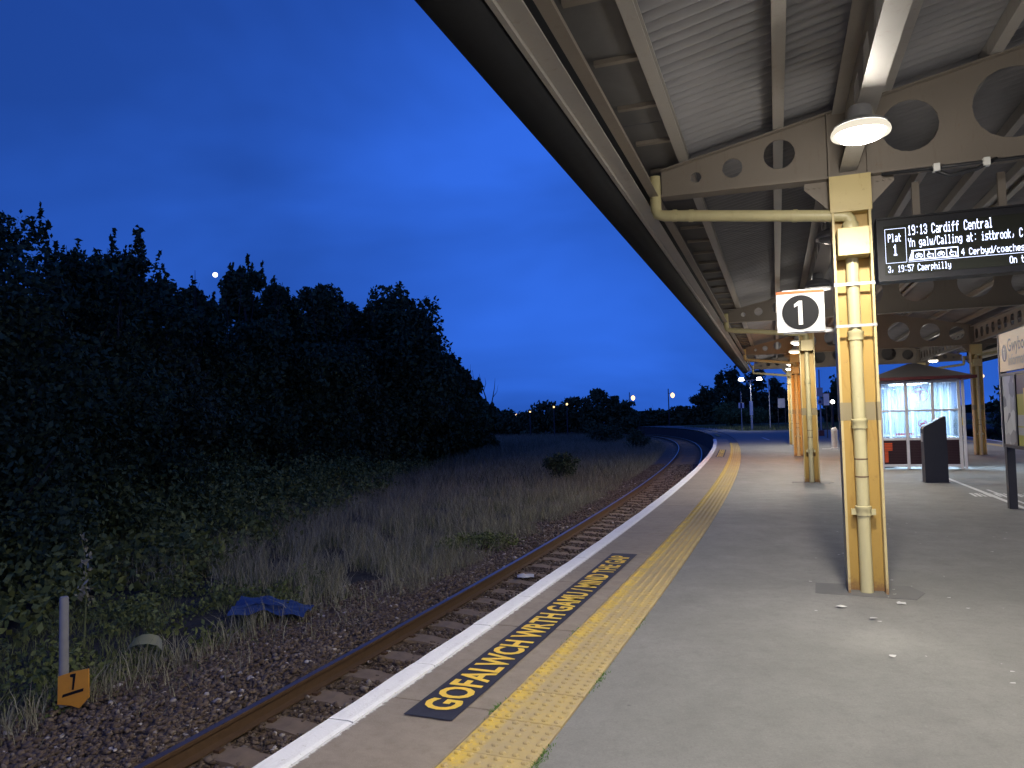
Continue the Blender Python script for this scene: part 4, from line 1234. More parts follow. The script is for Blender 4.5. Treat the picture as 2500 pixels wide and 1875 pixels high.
# ------------------------------------------------------------------ litter on the platform
def litter():
    def scrap(x, y, r, label, seed):
        g = random.Random(seed); b = MB(); n = 7
        vs = [(r * g.uniform(.4, 1.1) * math.cos(2 * PI * k / n) * 1.5, r * g.uniform(.4, 1.1) * math.sin(2 * PI * k / n), .004 + g.uniform(0, .012)) for k in range(n)] + [(0, 0, .014)]
        b.add(vs, [(k, (k + 1) % n, n) for k in range(n)])
        o = b.build('paper_scrap', M['paper']); o.location = (x, y, .003); o.rotation_euler = (0, 0, g.uniform(0, 3)); tag(o, label, 'litter', 'white scraps of litter on the asphalt')
    scrap(3.05, 5.96, .045, 'largest white scrap of litter, just right of the nearest column foot', 1)
    scrap(2.54, 5.90, .035, 'white scrap of litter just left of the nearest column foot', 2)
    scrap(2.63, 5.55, .03, 'white scrap of litter in front of the nearest column', 3)
    scrap(2.33, 4.70, .028, 'white scrap of litter nearest the bottom of the picture, well before the column', 4)
    b = MB(); g = random.Random(11)
    for k in range(150):
        a, c = g.uniform(-.5, 5.0), g.uniform(-3.0, 6.0); x, y, _ = CW(a, c - 1); r = g.uniform(.004, .013)
        n = 5; w = g.uniform(0, 3)
        b.add([(x + r * 1.6 * math.cos(w + 2 * PI * i / n), y + r * math.sin(w + 2 * PI * i / n), .0035 + .002 * (i % 2)) for i in range(n)], [tuple(range(n))])
    tag(b.build('litter_flecks', M['paper']), kind='stuff')
litter()

# ------------------------------------------------------------------ far platform furniture
def post_box(name, label, cat, x, y, h, r, parts, group=None):
    t = thing(name, label, cat, (x, y, 0), CR, group)
    MB().lathe([(r, 0), (r, h)], 10).build('post', M['pole'], t, smooth=False, auto=50)
    for nm, x0, x1, y0, y1, z0, z1, m in parts:
        MB().bbox(x0, x1, y0, y1, z0, z1, .006).build(nm, M[m], t)
    return t
def far_things():
    # bollard
    t = thing('bollard', 'pale grey round-topped bollard standing beyond the nearest column', 'bollard', (13.08, 30.26, 0), CR)
    MB().lathe([(.15, 0), (.15, .03), (.12, .05), (.12, .68), (.13, .70), (.13, .74), (.10, .82), (.05, .86)], 18).build('body', M['concrete'], t, auto=40)
    b = MB(); b.box(-.5, .1, -.36, -.28, .001, .012); b.build('foot_plate', M['white_line'], t)
    # twin-headed platform lamp
    t = thing('platform_lamp_post', 'tall lamp post with two white floodlight heads at the far end of the platform', 'lamp post', (21.25, 66, 0), CR)
    MB().lathe([(.09, 0), (.085, 1.2), (.055, 1.25), (.045, 4.45)], 12).build('post', M['pole'], t, auto=50)
    MB().box(-.78, .78, -.03, .03, 4.40, 4.45).build('cross_arm', M['pole'], t)
    for sx in (-.76, .76):
        h = MB(); h.prism([(-.26, -.02), (.26, -.02), (.18, .24), (-.18, .24)], 'y', -.13, .1); ho = h.build('lamp_head', M['lamp_body'], t); ho.location = (sx, 0, 4.42); 
        g = MB(); g.add([(-.24, -.16, .0), (.24, -.16, .0), (.17, -.135, .23), (-.17, -.135, .23)], [(0, 1, 2, 3)]).add([(-.17, -.14, -.024), (.17, -.14, -.024), (.17, .09, -.024), (-.17, .09, -.024)], [(0, 1, 2, 3)])
        g.build('lens', M['lamp_on_small'], ho)
        ld = bpy.data.lights.new('flood_light', 'SPOT'); ld.energy = 170; ld.color = (.92, .97, 1.0); ld.spot_size = R(150); ld.spot_blend = .5; ld.shadow_soft_size = .15
        lo = bpy.data.objects.new('flood_light', ld); COL.objects.link(lo); lo.parent = t; lo.location = (sx, -.1, 4.30)
    MB().box(-.14, .14, -.11, -.09, 1.3, 2.55).build('station_sign', M['sign_white'], t)
    # small name sign on a dark post, left of the lamp post
    t = post_box('station_sign', 'small white and blue sign on a thin dark post, left of the twin lamp post', 'sign', 20.08, 66.6 - 1.5, 3.4, .035, [('panel', -.23, .23, -.06, -.04, 1.95, 2.42, 'sign_white'), ('panel_band', -.08, .08, -.066, -.061, 1.95, 2.42, 'sign_blue')])
    t = thing('notice_frame', 'white poster sign on two thin posts right of the twin lamp post', 'notice board', (24.3, 67.0, 0), CR)
    for x in (-.3, .3): MB().box(x - .03, x + .03, -.03, .03, 0, 2.9).build('post', M['frame_dark'], t)
    MB().box(-.30, .30, -.06, -.031, 1.9, 2.75).build('panel', M['pgrey'], t)
    t = post_box('mast', 'tall thin dark mast between the twin lamp post and the white poster sign', 'mast', 23.4, 67.5, 4.6, .045, [])
    # seen between first and second column
    t = post_box('sign_post', 'post carrying a white box and a small blue-white sign, seen between the first two columns', 'sign post', 19.05, 45.9, 4.1, .045, [
        ('box_sign', -.17, .17, -.10, -.05, 2.45, 2.98, 'pgrey'), ('panel', -.14, .14, -.10, -.05, 1.95, 2.25, 'pgrey'), ('panel_band', -.07, .07, -.106, -.101, 2.02, 2.18, 'sign_blue'), ('base_box', -.16, .16, -.14, .06, 0, .35, 'roof_trim')])
    t = thing('notice_frame', 'pale poster sign on two dark posts seen between the first two columns', 'notice board', (17.88, 42.2, 0), CR)
    for x in (-.02, .24): MB().box(x - .025, x + .025, -.03, .03, 0, 2.2).build('post', M['frame_dark'], t)
    MB().box(-.16, .14, -.06, -.031, 1.85, 2.52).build('panel', M['sign_white'], t)
    for x, y, z, lab, m in ((25.9, 60, 2.25, 'small white lamp glowing behind the poster sign between the first two columns', 'lamp_on_small'), (38.1, 60, 4.04, 'orange street lamp glowing right of the glass shelter', 'road_lamp')):
        t = thing('street_lamp', lab, 'street lamp', (x, y, -1.2), 0, 'lamps glowing beyond the platform')
        MB().lathe([(.07, 0), (.05, z + 1.2)], 8).build('post', M['frame_dark'], t)
        MB().lathe([(.02, z + 1.04), (.14, z + 1.10), (.17, z + 1.2), (.14, z + 1.3), (.02, z + 1.36)], 12).build('lantern', M[m], t, smooth=True)
far_things()

# ------------------------------------------------------------------ road lamps beyond the field
road = [(23.8, 110.0, 4.38, .30, 'right-hand one of the two tall street lamps in the open sky gap'), (21.18, 130.0, 4.6, .34, 'left-hand one of the two tall street lamps in the open sky gap'),
        (7.49, 102.0, 3.30, .22, 'street lamp over the bushes just left of the tallest middle tree'), (5.79, 104.0, 2.99, .19, 'dimmer street lamp in the bushes, second from the tallest middle tree'),
        (2.48, 106.0, 2.41, .17, 'lone street lamp right of the row of three'), (3.02, 300.0, 3.23, .46, 'right one of the three street lamps close together at the far left'), (1.62, 320.0, 2.86, .46, 'middle one of the three street lamps close together at the far left'),
        (.34, 340.0, 2.59, .52, 'leftmost of the distant street lamps')]
for x, y, z, r, lab in road:
    r *= 1.3 if r > .28 else .8
    t = thing('street_lamp', lab, 'street lamp', (x, y, -1.2), 0, 'distant street lamps beyond the field')
    off = -.62 if r > .35 and y < 140 else 0
    top = z + 1.2 + (1.0 if r > .35 and y < 140 else .4)
    MB().lathe([(.09, 0), (.07, top)], 8, (off, 0)).build('post', M['frame_dark'], t)
    k = MB(); k.tube([(off, 0, z + 1.2 + r * .7), (0, 0, z + 1.2 + r * .9)], .05, 6); k.build('arm', M['frame_dark'], t)
    MB().lathe([(r * .1, z + 1.2 - r), (r * .62, z + 1.2 - r * .6), (r * .8, z + 1.2), (r * .62, z + 1.2 + r * .6), (r * .1, z + 1.2 + r)], 14).build('lantern', M['road_lamp'], t, smooth=True)

# moon
d = Vector((-.36511, .91201, .18689)) * 3000
mb = MB(); mb.lathe([(9.0 * math.sin(PI * k / 16) + .01, -9.0 * math.cos(PI * k / 16)) for k in range(17)], 24)
mo = mb.build('moon', M['moon'], smooth=True); mo.location = d + Vector((0, 0, EYE)); tag(mo, 'small bright moon low in the blue sky above the dark trees', 'moon')

# ------------------------------------------------------------------ vegetation
def leaf_cloud(centres, radii, n, size, seed, spiky=0.0, flat=.8):
    """triangular leaf faces spread through ellipsoidal clumps"""
    g = np.random.default_rng(seed)
    centres = np.array(centres, float); radii = np.array(radii, float)
    wts = radii.prod(1) ** (2 / 3); wts /= wts.sum()
    k = g.choice(len(centres), n, p=wts)
    dirs = g.normal(size=(n, 3)); dirs /= np.linalg.norm(dirs, axis=1)[:, None]
    rad = g.random(n) ** .45
    rad *= 1 + .16 * np.sin(dirs[:, 0] * 7 + k) * np.sin(dirs[:, 2] * 6 + 2 * k)
    P = centres[k] + dirs * rad[:, None] * radii[k]
    if spiky: 
        # leafy shoots standing out of the top of the crown
        top = np.argsort(-P[:, 2])[: max(60, n // 14)]
        og = P[g.choice(top, 26)]; ln = spiky * g.uniform(.4, 1.5, 26); tilt = g.normal(size=(26, 2)) * .16
        up = np.nonzero(g.random(n) < .035)[0]; w = g.integers(0, 26, len(up)); u = g.random(len(up)) ** 1.3
        P[up] = og[w] + np.stack([tilt[w, 0] * u * ln[w], tilt[w, 1] * u * ln[w], u * ln[w] - .15], -1) + g.normal(size=(len(up), 3)) * (size * .55 * (1.1 - u))[:, None]
    sz = size * g.uniform(.5, 1.3, n)
    a = g.normal(size=(n, 3)); a /= np.linalg.norm(a, axis=1)[:, None]
    b = np.cross(a, g.normal(size=(n, 3))); b /= np.linalg.norm(b, axis=1)[:, None] + 1e-9
    V = np.empty((n, 4, 3))
    V[:, 0] = P - a * sz[:, None]; V[:, 1] = P + b * (sz * .55)[:, None]; V[:, 2] = P + a * sz[:, None]; V[:, 3] = P - b * (sz * .55)[:, None]
    F = np.arange(n * 4).reshape(n, 4)
    return V.reshape(-1, 3), F

def trunk_geo(h, r, seed, lean=.1, limbs=5, spread=1.5, twigs=0, crown_r=2.0):
    g = random.Random(seed); b = MB()
    pts = []; rr = []
    lx, ly = g.uniform(-lean, lean), g.uniform(-lean, lean)
    for k in range(7):
        t = k / 6; pts.append((lx * h * t + .08 * math.sin(k * 2.1 + seed), ly * h * t + .08 * math.cos(k * 1.7 + seed), h * t)); rr.append(r * (1 - .82 * t) * (1.25 if k == 0 else 1))
    b.tube(pts, rr, 8)
    for k in range(limbs):
        t = g.uniform(.3, .85); i = int(t * 6); p = Vector(pts[i]); a = g.uniform(0, 2 * PI)
        L = spread * g.uniform(.6, 1.1)
        e = p + Vector((math.cos(a) * L, math.sin(a) * L, L * g.uniform(.5, 1.1))); m = p.lerp(e, .5) + Vector((0, 0, -.12 * L))
        b.tube([p, m, e], [r * .42 * (1 - t * .5), r * .26 * (1 - t * .4), r * .06], 6)
    for k in range(twigs):
        a = g.uniform(0, 2 * PI); q = crown_r * g.uniform(.0, .75)
        p = Vector((lx * h + math.cos(a) * q, ly * h + math.sin(a) * q, h * g.uniform(.80, .95))); L = g.uniform(.7, 1.7)
        e = p + Vector((g.uniform(-.15, .15), g.uniform(-.15, .15), L))
        b.tube([p, p.lerp(e, .55) + Vector((g.uniform(-.05, .05), 0, 0)), e], [.022, .014, .005], 4)
        for j in range(2):
            s_ = p.lerp(e, g.uniform(.3, .7)); b.tube([s_, s_ + Vector((g.uniform(-.3, .3), g.uniform(-.3, .3), L * .3))], [.009, .004], 4)
    return b

def tree(x, y, top, rad, kind, label, seed, group, zb=-1.25, n=5200, twigs=0, spiky=.8, base=.12, cat='tree', leaf=None, dome=False):
    h = top - zb
    t = thing('tree', label, cat, (x, y, zb), 0, group)
    g = random.Random(seed)
    trunk_geo(h * .86, .05 + .018 * h, seed, .04, 6, rad * .8, twigs, rad).build('trunk', M['bark'], t)
    cs, rs = [], []
    if dome:
        cs.append((0, 0, h * .52)); rs.append((rad, rad, h * .48)); cs.append((0, 0, h * .60)); rs.append((rad * .8, rad * .8, h * .38))
        for k in range(14):
            a = g.uniform(0, 2 * PI); z = g.uniform(.1, .6); q = rad * .75 * math.sqrt(max(0, 1 - ((z - .45) / .55) ** 2))
            cs.append((q * math.cos(a), q * math.sin(a), h * z * .92)); rs.append((rad * .3, rad * .3, h * .09))
    else:
        for k in range(17):
            z = base + (1 - base) * (k + .5) / 17 + g.uniform(-.03, .03)
            wid = rad * (1.0 - .55 * max(0, (z - .5) / .5) ** 1.8)
            a = g.uniform(0, 2 * PI); q = wid * g.uniform(.25, .75)
            rr = wid * g.uniform(.38, .58)
            zc = min(h * z, h - rr * .55)
            cs.append((q * math.cos(a), q * math.sin(a), zc)); rs.append((rr, rr, rr * g.uniform(.7, 1.05)))
        cs.append((g.uniform(-.2, .2), 0, h * .90)); rs.append((rad * .30, rad * .30, h * .10))
        cs.append((0, 0, h * .45)); rs.append((rad * .75, rad * .75, h * .36))
    V, F = leaf_cloud(cs, rs, n, leaf or (.036 + .0027 * y), seed, spiky)
    raw_mesh('crown', V, F, M[kind], t)
    return t

G1 = 'dark trees of the lineside wood on the left'
wood = [
    (-9.9, 13.9, 5.75, 2.2, 'leaf_dark', 'tallest-looking dark tree at the left edge of the picture', 3, .6),
    (-10.0, 16.6, 5.3, 2.2, 'leaf_dark', 'second dark tree from the left edge, with thin twigs on top', 8, .7),
    (-10.4, 19.2, 6.2, 2.1, 'leaf_dark', 'dark tree with a notched double top, well left of the moon', 6, 1.0),
    (-10.6, 22.2, 6.0, 2.1, 'leaf_brown', 'twiggy thin-topped dark tree just left of the moon', 14, .9),
    (-10.9, 25.2, 6.1, 2.0, 'leaf_dark', 'low dark tree directly under the moon', 4, .7),
    (-10.3, 28.2, 7.4, 2.0, 'leaf_dark', 'pointed dark tree just right of the moon', 4, .9),
    (-9.7, 30.6, 7.4, 1.9, 'leaf_dark', 'second pointed dark tree right of the moon', 10, .8),
    (-8.7, 33.2, 7.5, 2.2, 'leaf_dark', 'dark tree with tall bare twigs midway between the moon and the domed tree', 12, .6),
    (-7.9, 36.6, 7.4, 2.0, 'leaf_brown', 'low shaggy dark tree just left of the domed tree', 6, .6),
    (-6.3, 40.5, 8.8, 3.1, 'leaf_dark', 'big domed dark tree at the right end of the wood', 0, .1),
    (-5.1, 46.2, 6.9, 1.8, 'leaf_dark', 'steep shoulder tree just right of the domed tree', 3, .5),
    (-4.6, 53.5, 6.0, 2.0, 'leaf_mid', 'first lower tree stepping down right of the domed tree', 4, .6),
    (-3.9, 61.5, 5.4, 2.2, 'leaf_mid', 'last tree of the wood, stepping down to the bare tree', 4, .6),
    (-3.6, 70.5, 3.9, 2.4, 'leaf_dark', 'low bushy tree at the foot of the bare tree', 3, .5),
]
for i, (x, y, top, rad, kind, lab, tw, sp) in enumerate(wood):
    tree(x, y, top, rad, kind, lab, 100 + i, G1, n=30000 if i < 8 else (52000 if i == 9 else 22000), twigs=tw, spiky=sp * .8, base=.02, dome=(i == 9))
# second row behind, closing the gaps
for i, (x, y, top, rad, lab) in enumerate([(-14, 15, 4.6, 2.6, 'dark tree behind the leftmost trees of the wood'), (-13.6, 20, 5.2, 2.5, 'dark tree in the back row behind the notched tree'), (-13.8, 25, 5.0, 2.6, 'dark tree in the back row below the moon'), (-13, 30, 6.0, 2.5, 'dark tree in the back row right of the moon'), (-11.6, 35, 6.9, 2.6, 'dark tree in the back row behind the bare twigs'), (-10.9, 29.6, 6.7, 1.8, 'dark tree filling the gap between the two pointed trees'), (-9.6, 32.6, 6.7, 1.9, 'dark tree filling the gap left of the tall bare twigs'), (-8.6, 38.6, 7.3, 2.0, 'dark tree filling the gap left of the domed tree'), (-9.2, 44, 6.6, 2.6, 'dark tree hidden behind the domed tree')]):
    tree(x, y, top, rad, 'leaf_dark', lab, 140 + i, G1, n=9000, spiky=.5, base=.0)

# the bare tree
def bare_tree():
    t = thing('tree', 'bare leafless forked tree alone against the sky beside the lamps', 'tree', (-2.55, 75, -1.25))
    b = MB()
    b.tube([(0, 0, 0), (.1, 0, 1.8), (.05, 0, 3.6), (-.15, 0, 5.0), (-.55, 0, 6.3), (-.75, 0, 7.4)], [.16, .13, .1, .07, .045, .012], 6)
    b.tube([(.05, 0, 3.5), (.5, .1, 4.6), (.75, .1, 5.9), (.85, .1, 6.9)], [.08, .06, .035, .01], 6)
    b.tube([(-.35, 0, 5.6), (-.1, 0, 6.4), (-.2, .1, 7.0)], [.04, .025, .008], 5)
    b.tube([(.6, .1, 5.0), (1.0, .1, 5.5), (1.15, .1, 6.3)], [.035, .02, .006], 5)
    b.tube([(.08, 0, 2.6), (.6, 0, 3.2), (.9, 0, 3.9)], [.05, .03, .008], 5)
    b.tube([(-.5, 0, 6.1), (-.95, 0, 6.8)], [.03, .006], 5)
    b.build('trunk', M['bark'], t)
bare_tree()

G2 = 'dark trees and bushes in the middle distance'
mids = [(-2.0, 128, 3.0, 3.4, 'small dark bush tree left of the distant lamp row'), (1.6, 126, 2.2, 3.2, 'low dark bush among the distant lamps'), (4.9, 120, 3.8, 3.4, 'rounded dark bush tree under the lone street lamp'), (9.6, 116, 4.4, 3.2, 'dark bush tree just left of the tallest middle tree'),
        (12.4, 110, 5.6, 2.6, 'tallest round-headed tree of the middle distance'), (15.0, 109, 4.3, 1.6, 'narrow dark tree right of the tallest middle tree'), (16.6, 107, 3.5, 2.0, 'dark bush at the right end of the middle trees'), (19.4, 124, 1.9, 3.6, 'low dark bush below the left-hand tall street lamp'), (23.6, 122, 2.1, 3.2, 'low dark bush below the right-hand tall street lamp'), (27.0, 118, 2.7, 2.6, 'low dark bush left of the clump behind the twin lamp post'), (7.2, 118, 3.0, 3.0, 'low dark bush between the rounded bush and the tall middle tree')]
for i, (x, y, top, rad, lab) in enumerate(mids):
    tree(x, y, top, rad, 'leaf_dark', lab, 200 + i, G2, n=2600, spiky=.5, base=.0, leaf=.32)
G3 = 'dark trees behind the far end of the platform'
rights = [(29.8, 116, 5.2, 2.6, 'leftmost dark tree of the clump behind the twin lamp post'), (32.6, 117, 7.6, 2.4, 'spiky tall tree left of the twin lamp post'), (35.6, 118, 8.3, 2.6, 'tallest spiky tree right behind the twin lamp post'), (39.2, 119, 8.2, 2.6, 'tall dark tree right of the twin lamp post'), (42.4, 120, 6.6, 2.6, 'lower dark tree left of the farthest column'), (46, 124, 4.8, 2.8, 'lowest dark tree behind the farthest column'),
          (40.3, 92, 5.0, 2.2, 'dark tree seen between the first two columns'), (43.5, 92, 3.6, 2.4, 'dark bushy tree just left of the glass shelter')]
for i, (x, y, top, rad, lab) in enumerate(rights):
    tree(x, y, top, rad, 'leaf_dark', lab, 230 + i, G3, n=4200, spiky=1.2, base=.0, leaf=.30)
G4 = 'dark hedge trees across the line on the right'
for i, (l, s, top, lab) in enumerate([(16, 22, 2.9, 'dark hedge tree behind the information board'), (16.5, 27, 3.0, 'dark hedge tree right of the pale-piped column'), (16, 33, 3.1, 'dark hedge tree behind the pale-piped column'), (16.5, 40, 3.3, 'dark hedge tree just right of the glass shelter'), (17, 48, 3.6, 'dark hedge tree behind the glass shelter'), (17, 57, 3.8, 'dark hedge tree behind the left side of the shelter'), (16, 16.5, 2.8, 'nearest dark hedge tree at the right edge')]):
    x, y, _ = CW(l, s)
    tree(x, y, top, 3.4, 'leaf_dark', lab, 260 + i, G4, n=3800, spiky=.4, base=.0, leaf=.20)

def shrub(x, y, zb, w, h, kind, label, seed, n=1600, leaf=.06, group=None, upright=False):
    t = thing('shrub', label, 'shrub', (x, y, zb), 0, group)
    g = random.Random(seed); b = MB(); cs, rs = [], []
    for k in range(12):
        a = g.uniform(0, 2 * PI); q = w * .5 * g.uniform(.1, .8); z = h * g.uniform(.45, .9) * (1 - .4 * (q / (w * .5)) ** 2)
        e = Vector((q * math.cos(a), q * math.sin(a), z)); b.tube([(0, 0, 0), e * .5 + Vector((0, 0, .1 * h)), e], [.02, .013, .004], 5)
        cs.append(tuple(e)); rs.append((w * .2, w * .2, h * .2))
    b.build('stem', M['bark'], t)
    cs.append((0, 0, h * .4)); rs.append((w * .4, w * .4, h * .38))
    V, F = leaf_cloud(cs, rs, n, leaf, seed, h * .2); raw_mesh('foliage', V, F, M[kind], t)
shrub(2.02, 31.4, -1.2, 1.45, 1.35, 'leaf_mid', 'round dark green shrub alone in the dry grass beside the rail', 301, 2600, .055)
shrub(24.2, 82, 0, 4.2, 2.7, 'leaf_green', 'pale green lit bush left of the twin lamp post', 302, 3800, .13)
shrub(25.9, 80.5, 0, 3.6, 2.3, 'leaf_green', 'pale green lit bush beside the foot of the twin lamp post', 303, 3000, .13)
shrub(9.6, 58, -1.2, 2.2, 1.7, 'leaf_dark', 'dark shrub beside the far rail just before the bend', 304, 1600, .09)
shrub(9.0, 72, -1.2, 3.6, 1.9, 'leaf_dark', 'wide dark shrub across the track near the platform end', 305, 2000, .12)
shrub(-.75, 15.6, -1.25, 2.2, .42, 'bramble', 'low dark bramble clump at the grass edge left of the rail', 306, 1900, .035)

def grass_field(name, pts, h, wdt, mat, seed, lean=.35):
    pts = pts[~((abs(pts[:, 0] + 4.1 + (pts[:, 1] - 7.2) * .55) < .42) & (pts[:, 1] > 5.6) & (pts[:, 1] < 7.5))]     # trodden clear before the marker
    g = np.random.default_rng(seed); n = len(pts)
    a = g.uniform(0, 2 * PI, n); hh = h * g.uniform(.45, 1.15, n) * np.clip(.55 + (pts[:, 1] - 6) * .06, .55, 1)
    side = np.stack([np.cos(a), np.sin(a), np.zeros(n)], -1) * (wdt * g.uniform(.6, 1.3, n))[:, None]
    ln = np.stack([g.normal(size=n) * lean, g.normal(size=n) * lean, np.ones(n)], -1) * hh[:, None]
    ln2 = ln * np.array([.35, .35, .6])
    V = np.empty((n, 5, 3)); V[:, 0] = pts - side; V[:, 1] = pts + side; V[:, 2] = pts + ln2 + side * .7; V[:, 3] = pts + ln; V[:, 4] = pts + ln2 - side * .7
    i = np.arange(n)[:, None] * 5
    F = np.concatenate([i + np.array([[0, 1, 2, 4]])]); F3 = np.concatenate([i + np.array([[4, 2, 3, 3]])])
    # two objects' worth of faces in one mesh: quads plus tip triangles written as thin quads
    V = V.reshape(-1, 3)
    tip = V[F3[:, 3]] + np.array([0, 0, .001]); k = len(V)
    F3[:, 3] = k + np.arange(n); V = np.concatenate([V, tip])
    return tag(raw_mesh(name, V, np.concatenate([F, F3]), mat), kind='stuff')

def field_pts(n, s_lo, s_hi, o_lo, o_hi, seed, power=1.6, clump=0.0, thr=0.0):
    g = np.random.default_rng(seed)
    s = s_lo + (s_hi - s_lo) * g.random(n) ** power
    off = -(o_lo + (o_hi - o_lo) * g.random(n) ** 1.15)
    if clump:
        v = np.sin(s * 1.7 + off * 1.1) + np.sin(s * .53 - off * 2.3 + 1.7) + np.sin(s * 3.1 + off * 3.7)
        k = v > thr; s, off = s[k], off[k]
    P = np.array([EP(a, c, -1.28) for a, c in zip(s, off)])
    return P, s, off
P_, s_, o_ = field_pts(120000, 2, 75, 3.25, 13.0, 41, 1.5, 1, -1.1)
k = (P_[:, 0] > -9.5 + (P_[:, 1] - 14) * .12) & ~((o_ < -5.0) & (s_ < 8)) & ((s_ > 8.3) | ((nrng.random(len(s_)) < .7) & (o_ < -4.3)) | (nrng.random(len(s_)) < .12) & (o_ < -3.3))
grass_field('dry_grass', P_[k], .52, .0045, M['dry_grass'], 42)
gq = np.random.default_rng(47); n_ = 70000
fy = 30 + 85 * gq.random(n_) ** 1.4; fx = gq.uniform(-12, 24, n_)
ex = np.array([EP(min(max((y - 2.7) / .96, 0), 100), -3.6)[0] for y in fy])
kk = (fx < ex) & (fx > np.interp(fy, [30, 40, 55, 75, 115], [-9.5, -5.5, -4, -4, -8]))
grass_field('field_grass', np.stack([fx[kk], fy[kk], np.full(kk.sum(), -1.28)], -1), .6, .012, M['field_grass'], 48)
P_, s_, o_ = field_pts(60000, -3, 30, 3.0, 8.5, 43, 1.3, 1, -.6)
grass_field('green_grass', P_[(s_ < 28) & ((s_ > 8.0) | (o_ < -4.6) | (nrng.random(len(s_)) < .30))], .20, .005, M['green_grass'], 44, .5)
P_, s_, o_ = field_pts(7000, -2, 26, 2.75, 3.5, 45, 1.2, 1, .6)
grass_field('ballast_edge_grass', P_[s_ > 3] + np.array([0, 0, .06]), .22, .004, M['dry_grass'], 46, .5)
g = np.random.default_rng(50); 
vp = np.stack([g.uniform(20, 50, 16000), g.uniform(63.5, 88, 16000), np.zeros(16000)], -1)
grass_field('verge_grass', vp, .28, .015, M['green_grass'], 51)
# weeds in the joint behind the tactile slabs
def weeds():
    g = np.random.default_rng(60); P = []
    for c, w, n in ((.75, .16, 200), (1.25, .10, 130), (2.35, .10, 90), (3.6, .15, 40)):
        s = g.normal(c, w, n)
        P += [EP(a, 1.179 + abs(g.normal(0, .016)), .0) for a in s]
    for c, w, n in ((1.75, .05, 60), (3.1, .15, 30)):
        s = g.normal(c, w, n); P += [EP(a, .767 + g.normal(0, .006), .0) for a in s]
    grass_field('joint_weeds', np.array(P), .028, .0022, M['moss'], 61, .9)
weeds()

# brambles and undergrowth at the foot of the wood
def undergrowth():
    g = random.Random(70); cs, rs = [], []
    for k in range(330):
        t = g.random()
        y = 7.5 + 62 * t ** 1.3
        x0 = -6.8 - .25 * max(0, 14 - y) + max(0, y - 14) * .055
        x = x0 - g.uniform(-.9, 3.4) if y < 30 else x0 - g.uniform(-.3, 3.0)
        h = g.uniform(.35, .8) + max(0, x0 - x) * .42
        cs.append((x, y, -1.25 + h * .45)); rs.append((g.uniform(.5, 1.0), g.uniform(.5, 1.0), h * .62))
    V, F = leaf_cloud(cs, rs, 90000, .075, 71, .25)
    tag(raw_mesh('undergrowth', V, F, M['bramble']), kind='stuff')
    cs, rs = [], []
    for k in range(60):
        s = g.uniform(-1, 9); o = -g.uniform(4.7, 7.8); x, y, _ = EP(s, o)
        cs.append((x, y, -1.22)); rs.append((g.uniform(.2, .5), g.uniform(.2, .5), g.uniform(.12, .34)))
    V, F = leaf_cloud(cs, rs, 16000, .038, 72, .12)
    tag(raw_mesh('brambles', V, F, M['bramble']), kind='stuff')
undergrowth()

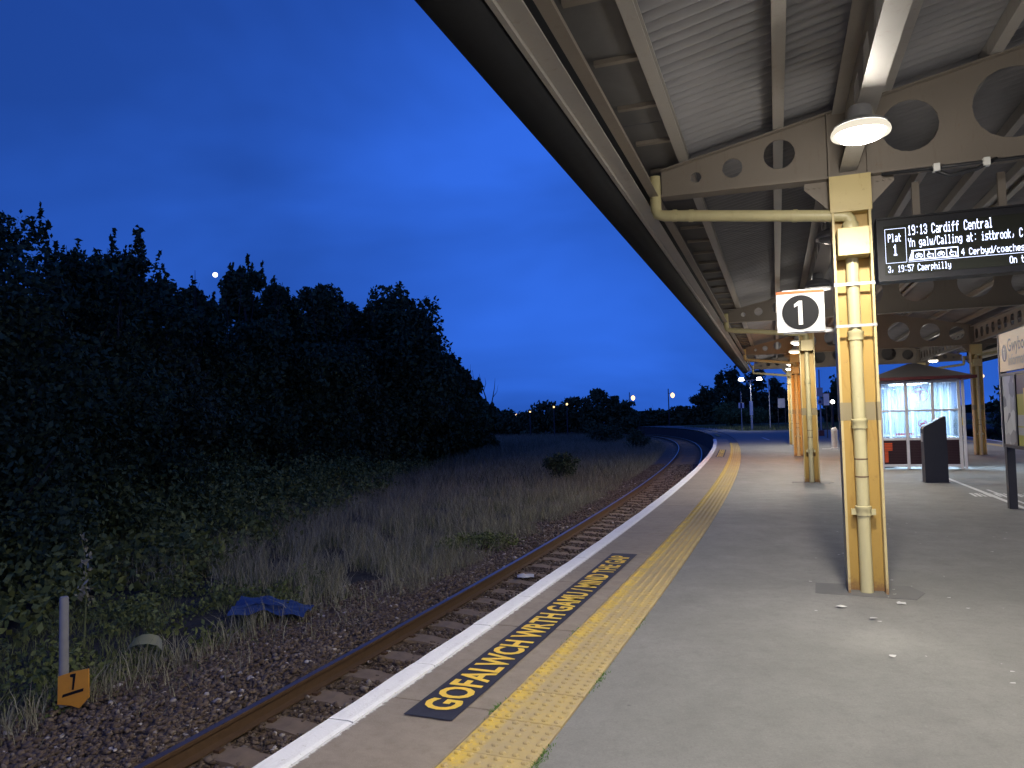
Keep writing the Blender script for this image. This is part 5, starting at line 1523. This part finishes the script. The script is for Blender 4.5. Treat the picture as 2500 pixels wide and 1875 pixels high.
# ------------------------------------------------------------------ lineside objects
def lineside():
    t = thing('track_marker', 'pale round post with a tilted orange plate bearing dark strokes, beside the ballast', 'marker', (-4.52, 7.45, -1.2))
    MB().lathe([(.045, 0), (.042, 1.06), (.036, 1.075)], 14, (-.02, .06)).build('post', M['marker_post'], t, auto=50)
    pl = MB(); pl.prism([(-.155, .06), (-.15, .33), (.0, .375), (.15, .40), (.155, .12), (.06, .02), (-.02, .045)], 'y', -.012, .006)
    p = pl.build('plate', M['marker_orange'], t); p.location = (.115, 0, -.02)
    b = MB(); b.prism([(-.012, .20), (.008, .20), (.028, .36), (-.028, .35), (-.03, .325), (.0, .32)], 'y', -.0155, -.013)
    b.prism([(-.11, .125), (.10, .185), (.105, .215), (.0, .185), (-.10, .155)], 'y', -.0155, -.013); b.build('numeral', M['sign_black'], p)
    # blue sheet
    n = 17; vs = []; g = random.Random(5)
    for i in range(n):
        for j in range(n):
            u, v = i / (n - 1), j / (n - 1)
            x = -4.05 + 1.08 * u; y = 10.45 + .62 * v - .10 * u
            z = -1.12 + .13 * math.sin(PI * min(1, v * .8 + .1)) * (1 - abs(u - .42) * 1.5) + .12 * v * (1 - u) + .018 * math.sin(u * 17 + v * 9) + .014 * math.sin(v * 23 - u * 11) + g.uniform(-.006, .006)
            if v < .3: y += .12 * math.sin(PI * u)
            vs.append((x, y, z))
    fs = [(i * n + j, (i + 1) * n + j, (i + 1) * n + j + 1, i * n + j + 1) for i in range(n - 1) for j in range(n - 1)]
    o = MB().add(vs, fs).build('tarpaulin', M['tarp'], smooth=True); tag(o, 'crumpled blue tarpaulin lying in the grass at the ballast edge', 'tarpaulin')
    b = MB()
    prof = [(-.2, .03), (-.17, .10), (-.06, .14), (.06, .14), (.17, .11), (.22, .05)]
    b.sweep(prof, [(lambda q, k=k: (q[0] * (1 - .05 * k), .05 * k, q[1] + .016 * k)) for k in range(5)])
    o = b.build('plastic_sheet', M['plastic'], smooth=True); o.location = (-4.48, 8.95, -1.17); o.rotation_euler = (0, 0, R(12)); tag(o, 'pale yellow curved plastic piece lying in the brambles', 'litter')
    b = MB(); g = random.Random(9)
    vs = []
    for i in range(6):
        for j in range(5): vs.append((i * .055 - .14, j * .05 - .1, .03 + .05 * math.sin(i * 1.1) * math.sin(j * .9) + g.uniform(-.012, .012)))
    b.add(vs, [(i * 5 + j, i * 5 + j + 1, i * 5 + 6 + j, i * 5 + 5 + j) for i in range(5) for j in range(4)])
    o = b.build('plastic_bag', M['paper'], smooth=True); o.location = (.15, 12.3, -1.07); tag(o, 'crumpled white bag lying between the rails', 'litter')
    # two tall weeds with pale leaves
    t = thing('tall_weed', 'tall thin weed with pale leaves above the undergrowth on the left', 'weed', (-5.55, 9.6, -1.25))
    MB().tube([(0, 0, 0), (.03, 0, .6), (0, .02, 1.15), (-.06, .02, 1.5)], [.012, .01, .007, .003], 5).build('stem', M['green_grass'], t)
    V, F = leaf_cloud([(.02, 0, .7), (0, .02, 1.1), (-.03, .02, 1.4)], [(.12, .12, .2), (.1, .1, .2), (.06, .06, .12)], 70, .045, 91, 0); raw_mesh('leaves', V, F, M['dry_grass'], t)
lineside()
